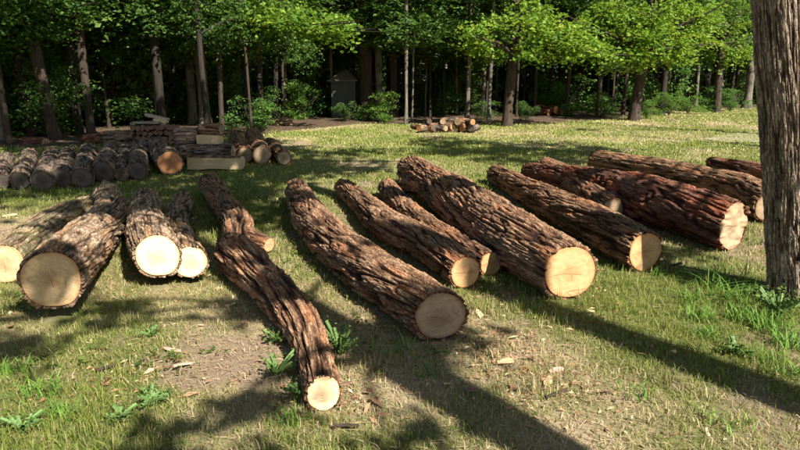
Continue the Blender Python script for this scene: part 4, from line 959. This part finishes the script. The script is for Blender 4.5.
# ------------------------------------------------------------------ weeds, chips, twigs
def leafy_weed(px, py, H, n, size, label, seed, spread=.16):
    p = at(px, py); g = random.Random(seed); o = empty('weed', (p[0], p[1], -.01)); tag(o, label, 'weed', 'leafy weeds in the lawn')
    C, parts = [], []
    for s in range(n):
        a = g.uniform(0, 6.28); L = g.uniform(.3, 1)*spread; h = H*g.uniform(.5, 1)
        top = np.array([math.cos(a)*L, math.sin(a)*L, h]); parts.append(([(0, 0, 0), top*.5+[0, 0, h*.12], top], [.004, .003, .0015]))
        for q in np.linspace(.2, 1.15, 15): C.append(top*q + np.array([g.gauss(0, 1), g.gauss(0, 1), g.uniform(-.4, .4)])*size*.9)
    V, T, a = leaf_geo(np.array(C), size*.52, .8, seed, .72)
    tag(obj('leaf_cluster', make_mesh('leaf_cluster', V, tris=T, attrs={'lv': a}), LEAF_WEED, o), kind='stuff')
    VV = []; tv, tq = tubes_fine(parts); obj('stem', make_mesh('stem', tv, tq), LEAF_STEM, o)
    return o
def tubes_fine(parts, nu=5):
    VV, QQ, o = [], [], 0
    for P, R in parts:
        P = np.array(P, float); C, RR, ss = resample(P, R, lambda p: .04); 
        if len(C) < 3: continue
        T, N, B = frames(C); th = np.arange(nu)*2*math.pi/nu
        V = (C[:, None] + RR[:, None, None]*(np.cos(th)[None, :, None]*N[:, None] + np.sin(th)[None, :, None]*B[:, None])).reshape(-1, 3)
        n = len(C); idx = np.arange(n*nu).reshape(n, nu)+o; nx = np.roll(idx, -1, 1)
        QQ.append(np.stack([idx[:-1], nx[:-1], nx[1:], idx[1:]], -1).reshape(-1, 4)); VV.append(V); o += n*nu
    return np.concatenate(VV), np.concatenate(QQ)
ms = M('weed_stem'); LEAF_STEM = ms.set((.10, .17, .05), .6)
for i, (x, y, H, n, s, lab) in enumerate([(778, 318, .20, 22, .042, 'bright leafy weed at the foot of the standing trunk'), (757, 300, .12, 9, .045, 'small weed left of the standing trunk base'),
        (792, 300, .16, 10, .05, 'leafy weed against the standing trunk bark'), (737, 352, .09, 10, .035, 'pale-leaved weed on the dry grass below the trunk'),
        (340, 352, .17, 16, .036, 'green weed growing right of the S-curved log'), (278, 372, .12, 12, .032, 'grey-green weed in the shade left of the S-curved log'),
        (276, 340, .10, 7, .04, 'small weed beside the bend of the S-curved log'), (150, 400, .06, 12, .034, 'low broadleaf weed in the near left grass'), (120, 415, .05, 10, .032, 'broadleaf weed near the bottom left corner'),
        (22, 428, .07, 10, .034, 'bright weed in the bottom left corner'), (303, 395, .10, 8, .035, 'tuft of green weed beside the cream sawn end'), (152, 335, .06, 7, .032, 'small bright weed in the sunlit grass below the bright pair')]):
    leafy_weed(x, y, H, n, s, lab, 3000+i, .08 + H*.5)
def grass_clump(px, py, H, n, label, seed, wd=.008, lean=.7, spread=.05, cat='grass tuft', hue=0.0):
    p = at(px, py); g = np.random.default_rng(seed); x = g.normal(0, spread, n); y = g.normal(0, spread, n)
    h = H*g.uniform(.5, 1, n); az = g.uniform(0, 6.283, n); ln = np.abs(g.normal(lean, .35, n))*h
    S_ = 7; ts = np.linspace(0, 1, S_); d = np.stack([np.cos(az), np.sin(az), 0*az], -1); sd_ = np.stack([-np.sin(az), np.cos(az), 0*az], -1)
    VV = []
    for t in ts:
        c = np.stack([x, y, 0*x], -1) + d*(ln*t**1.7)[:, None] + np.stack([0*h, 0*h, h*(t - .45*t**2.5*np.clip(ln/h, 0, 1.3))], -1)
        wv = wd*(1-t**2)*.5 + .0004; VV += [c - sd_*wv, c + sd_*wv]
    V = np.stack(VV, 1).reshape(-1, 3); i = (np.arange(n)*2*S_)[:, None] + (np.arange(S_-1)*2)[None]
    Q = np.stack([i, i+1, i+3, i+2], -1).reshape(-1, 4)
    c = lerp((.09, .19, .025), (.17, .29, .05), g.uniform(0, 1, n)); o = obj('grass_tuft', make_mesh('grass_tuft', V, Q, attrs={'col': np.repeat(np.c_[c, np.ones(n)], 2*S_, 0)}), GRASS)
    o.location = (p[0], p[1], -.01); tag(o, label, cat, 'tall grass tufts in the lawn'); return o
for i, (x, y, H, n, ln, lab) in enumerate([(746, 292, .42, 9, .12, 'tall upright grass stalks left of the standing trunk'), (722, 300, .30, 26, 1.3, 'arching long-bladed grass clump in front of the ragged log end'),
        (700, 318, .16, 60, .7, 'bright grass tuft on the sunny patch by the trunk'), (775, 330, .18, 70, .6, 'thick grass tuft under the leafy trunk weed'), (740, 318, .14, 60, .6, 'green grass tuft below the tall stalks'),
        (42, 392, .13, 60, .7, 'bright yellow-green grass tuft at the near left'), (12, 372, .14, 60, .7, 'grass tuft at the left picture edge'), (56, 415, .11, 46, .8, 'grass tuft near the bottom left weeds'),
        (396, 352, .16, 26, .6, 'dark green grass tuft in the shadow of the middle log'), (430, 372, .12, 24, .8, 'grass tuft at the edge of the broad shadow band'), (290, 420, .11, 40, .7, 'grass tuft below the cream sawn end'),
        (640, 395, .10, 24, .7, 'grass tuft inside the long shadow band'), (725, 422, .10, 24, .8, 'grass tuft near the bottom right'), (520, 280, .10, 30, .7, 'grass tuft left of the cracked orange end'), (662, 275, .12, 40, .7, 'grass tuft right of the clean oval end'), (715, 285, .2, 60, .7, 'grass tuft before the ragged log end'), (735, 300, .2, 60, .8, 'broad grass tuft between the tall stalks and the arching clump'), (755, 322, .2, 70, .7, 'lush grass tuft near the trunk, below the leafy weed'), (690, 300, .14, 50, .8, 'grass tuft left of the arching clump'), (788, 345, .17, 70, .7, 'lush grass tuft at the right picture edge'), (760, 360, .12, 46, .8, 'low grass tuft by the pale-leaved weed'), (795, 375, .12, 46, .8, 'grass tuft at the right edge above the long shadow'), (708, 335, .12, 46, .8, 'grass tuft on the dry patch left of the pale-leaved weed')]):
    grass_clump(x, y, H, n, lab, 3300+i, lean=ln, spread=.03+H*.18)
def flake(px, py, L, W_, label, mat, rz, seed, name='wood_chip', cat='wood chip'):
    p = at(px, py); n = 7; xs = np.linspace(-L/2, L/2, n); g = np.random.default_rng(seed); V = []
    for x in xs:
        k = W_*.5*(1-.55*abs(2*x/L)**2)*g.uniform(.75, 1.1); zc = .012*math.cos(x/L*2.2+seed)
        V += [(x, -k, zc), (x, k, zc+.004), (x, k*.9, zc+.012), (x, -k*.9, zc+.009)]
    idx = np.arange(n*4).reshape(n, 4); nx = np.roll(idx, -1, 1)
    Q = np.stack([idx[:-1], idx[1:], nx[1:], nx[:-1]], -1).reshape(-1, 4).tolist() + [idx[0].tolist(), idx[-1][::-1].tolist()]
    o = tag(obj(name, make_mesh(name, np.array(V), Q), mat), label, cat); o.location = (p[0], p[1], .006); o.rotation_euler = (g.uniform(-.2, .2), g.uniform(-.1, .1), rz); return o
for i, (x, y, L, W_, mt, rz, lab) in enumerate([(183, 367, .12, .025, SPLIT_PINK, .9, 'pinkish bark strip in the near left grass'), (173, 351, .10, .03, SPLIT_PINK, .1, 'flat pinkish wood chip above the bark strip'),
        (345, 384, .07, .03, SPLIT_RED, .4, 'orange bark flake right of the cream sawn end'), (548, 382, .12, .05, SPLIT_PALE, 1.1, 'pale curled chip on the dry patch between shadow bands'), (556, 372, .09, .04, SPLIT_PINK, .3, 'brown curled flake by the pale chip'),
        (505, 364, .10, .035, SPLIT_PALE, .2, 'pale chip on the bare patch right of the middle log'), (470, 392, .07, .035, SPLIT_RED, .5, 'red bark flake at the shadow edge'), (590, 312, .07, .03, SPLIT_PALE, .5, 'light chip under the cracked orange end'),
        (674, 352, .06, .03, SPLIT_PALE, .9, 'light chip on the sunny grass at the right'), (230, 305, .08, .03, SPLIT_PALE, .2, 'pale chip between the bright pair and the S-curved log'), (10, 216, .16, .06, SPLIT_PALE, .4, 'white flake behind the mossy log')]):
    flake(x, y, L, W_, lab, mt, rz, 70+i)
for i, (x0, y0, x1, y1, r, lab) in enumerate([(333, 428, 358, 429, .005, 'dark thin twig lying in the near grass'), (545, 400, 566, 392, .004, 'short twig on the dry grass between shadow bands'), (655, 272, 688, 262, .006, 'grey twig right of the clean oval end'), (96, 372, 118, 366, .004, 'thin twig in the near left grass')]):
    a, b = at(x0, y0), at(x1, y1); m_ = (a+b)/2+[.01, .01, .012]
    tv, tq = tubes_fine([([a+[0, 0, .012], m_, b+[0, 0, .015]], [r, r*.9, r*.5])], 7)
    tag(obj('twig', make_mesh('twig', tv, tq, smooth=True), TRUNK_BROWN), lab, 'twig', 'fallen twigs')
print('tris', sum(len(o.data.loop_triangles) or len(o.data.polygons) for o in bpy.data.objects if o.type == 'MESH'))
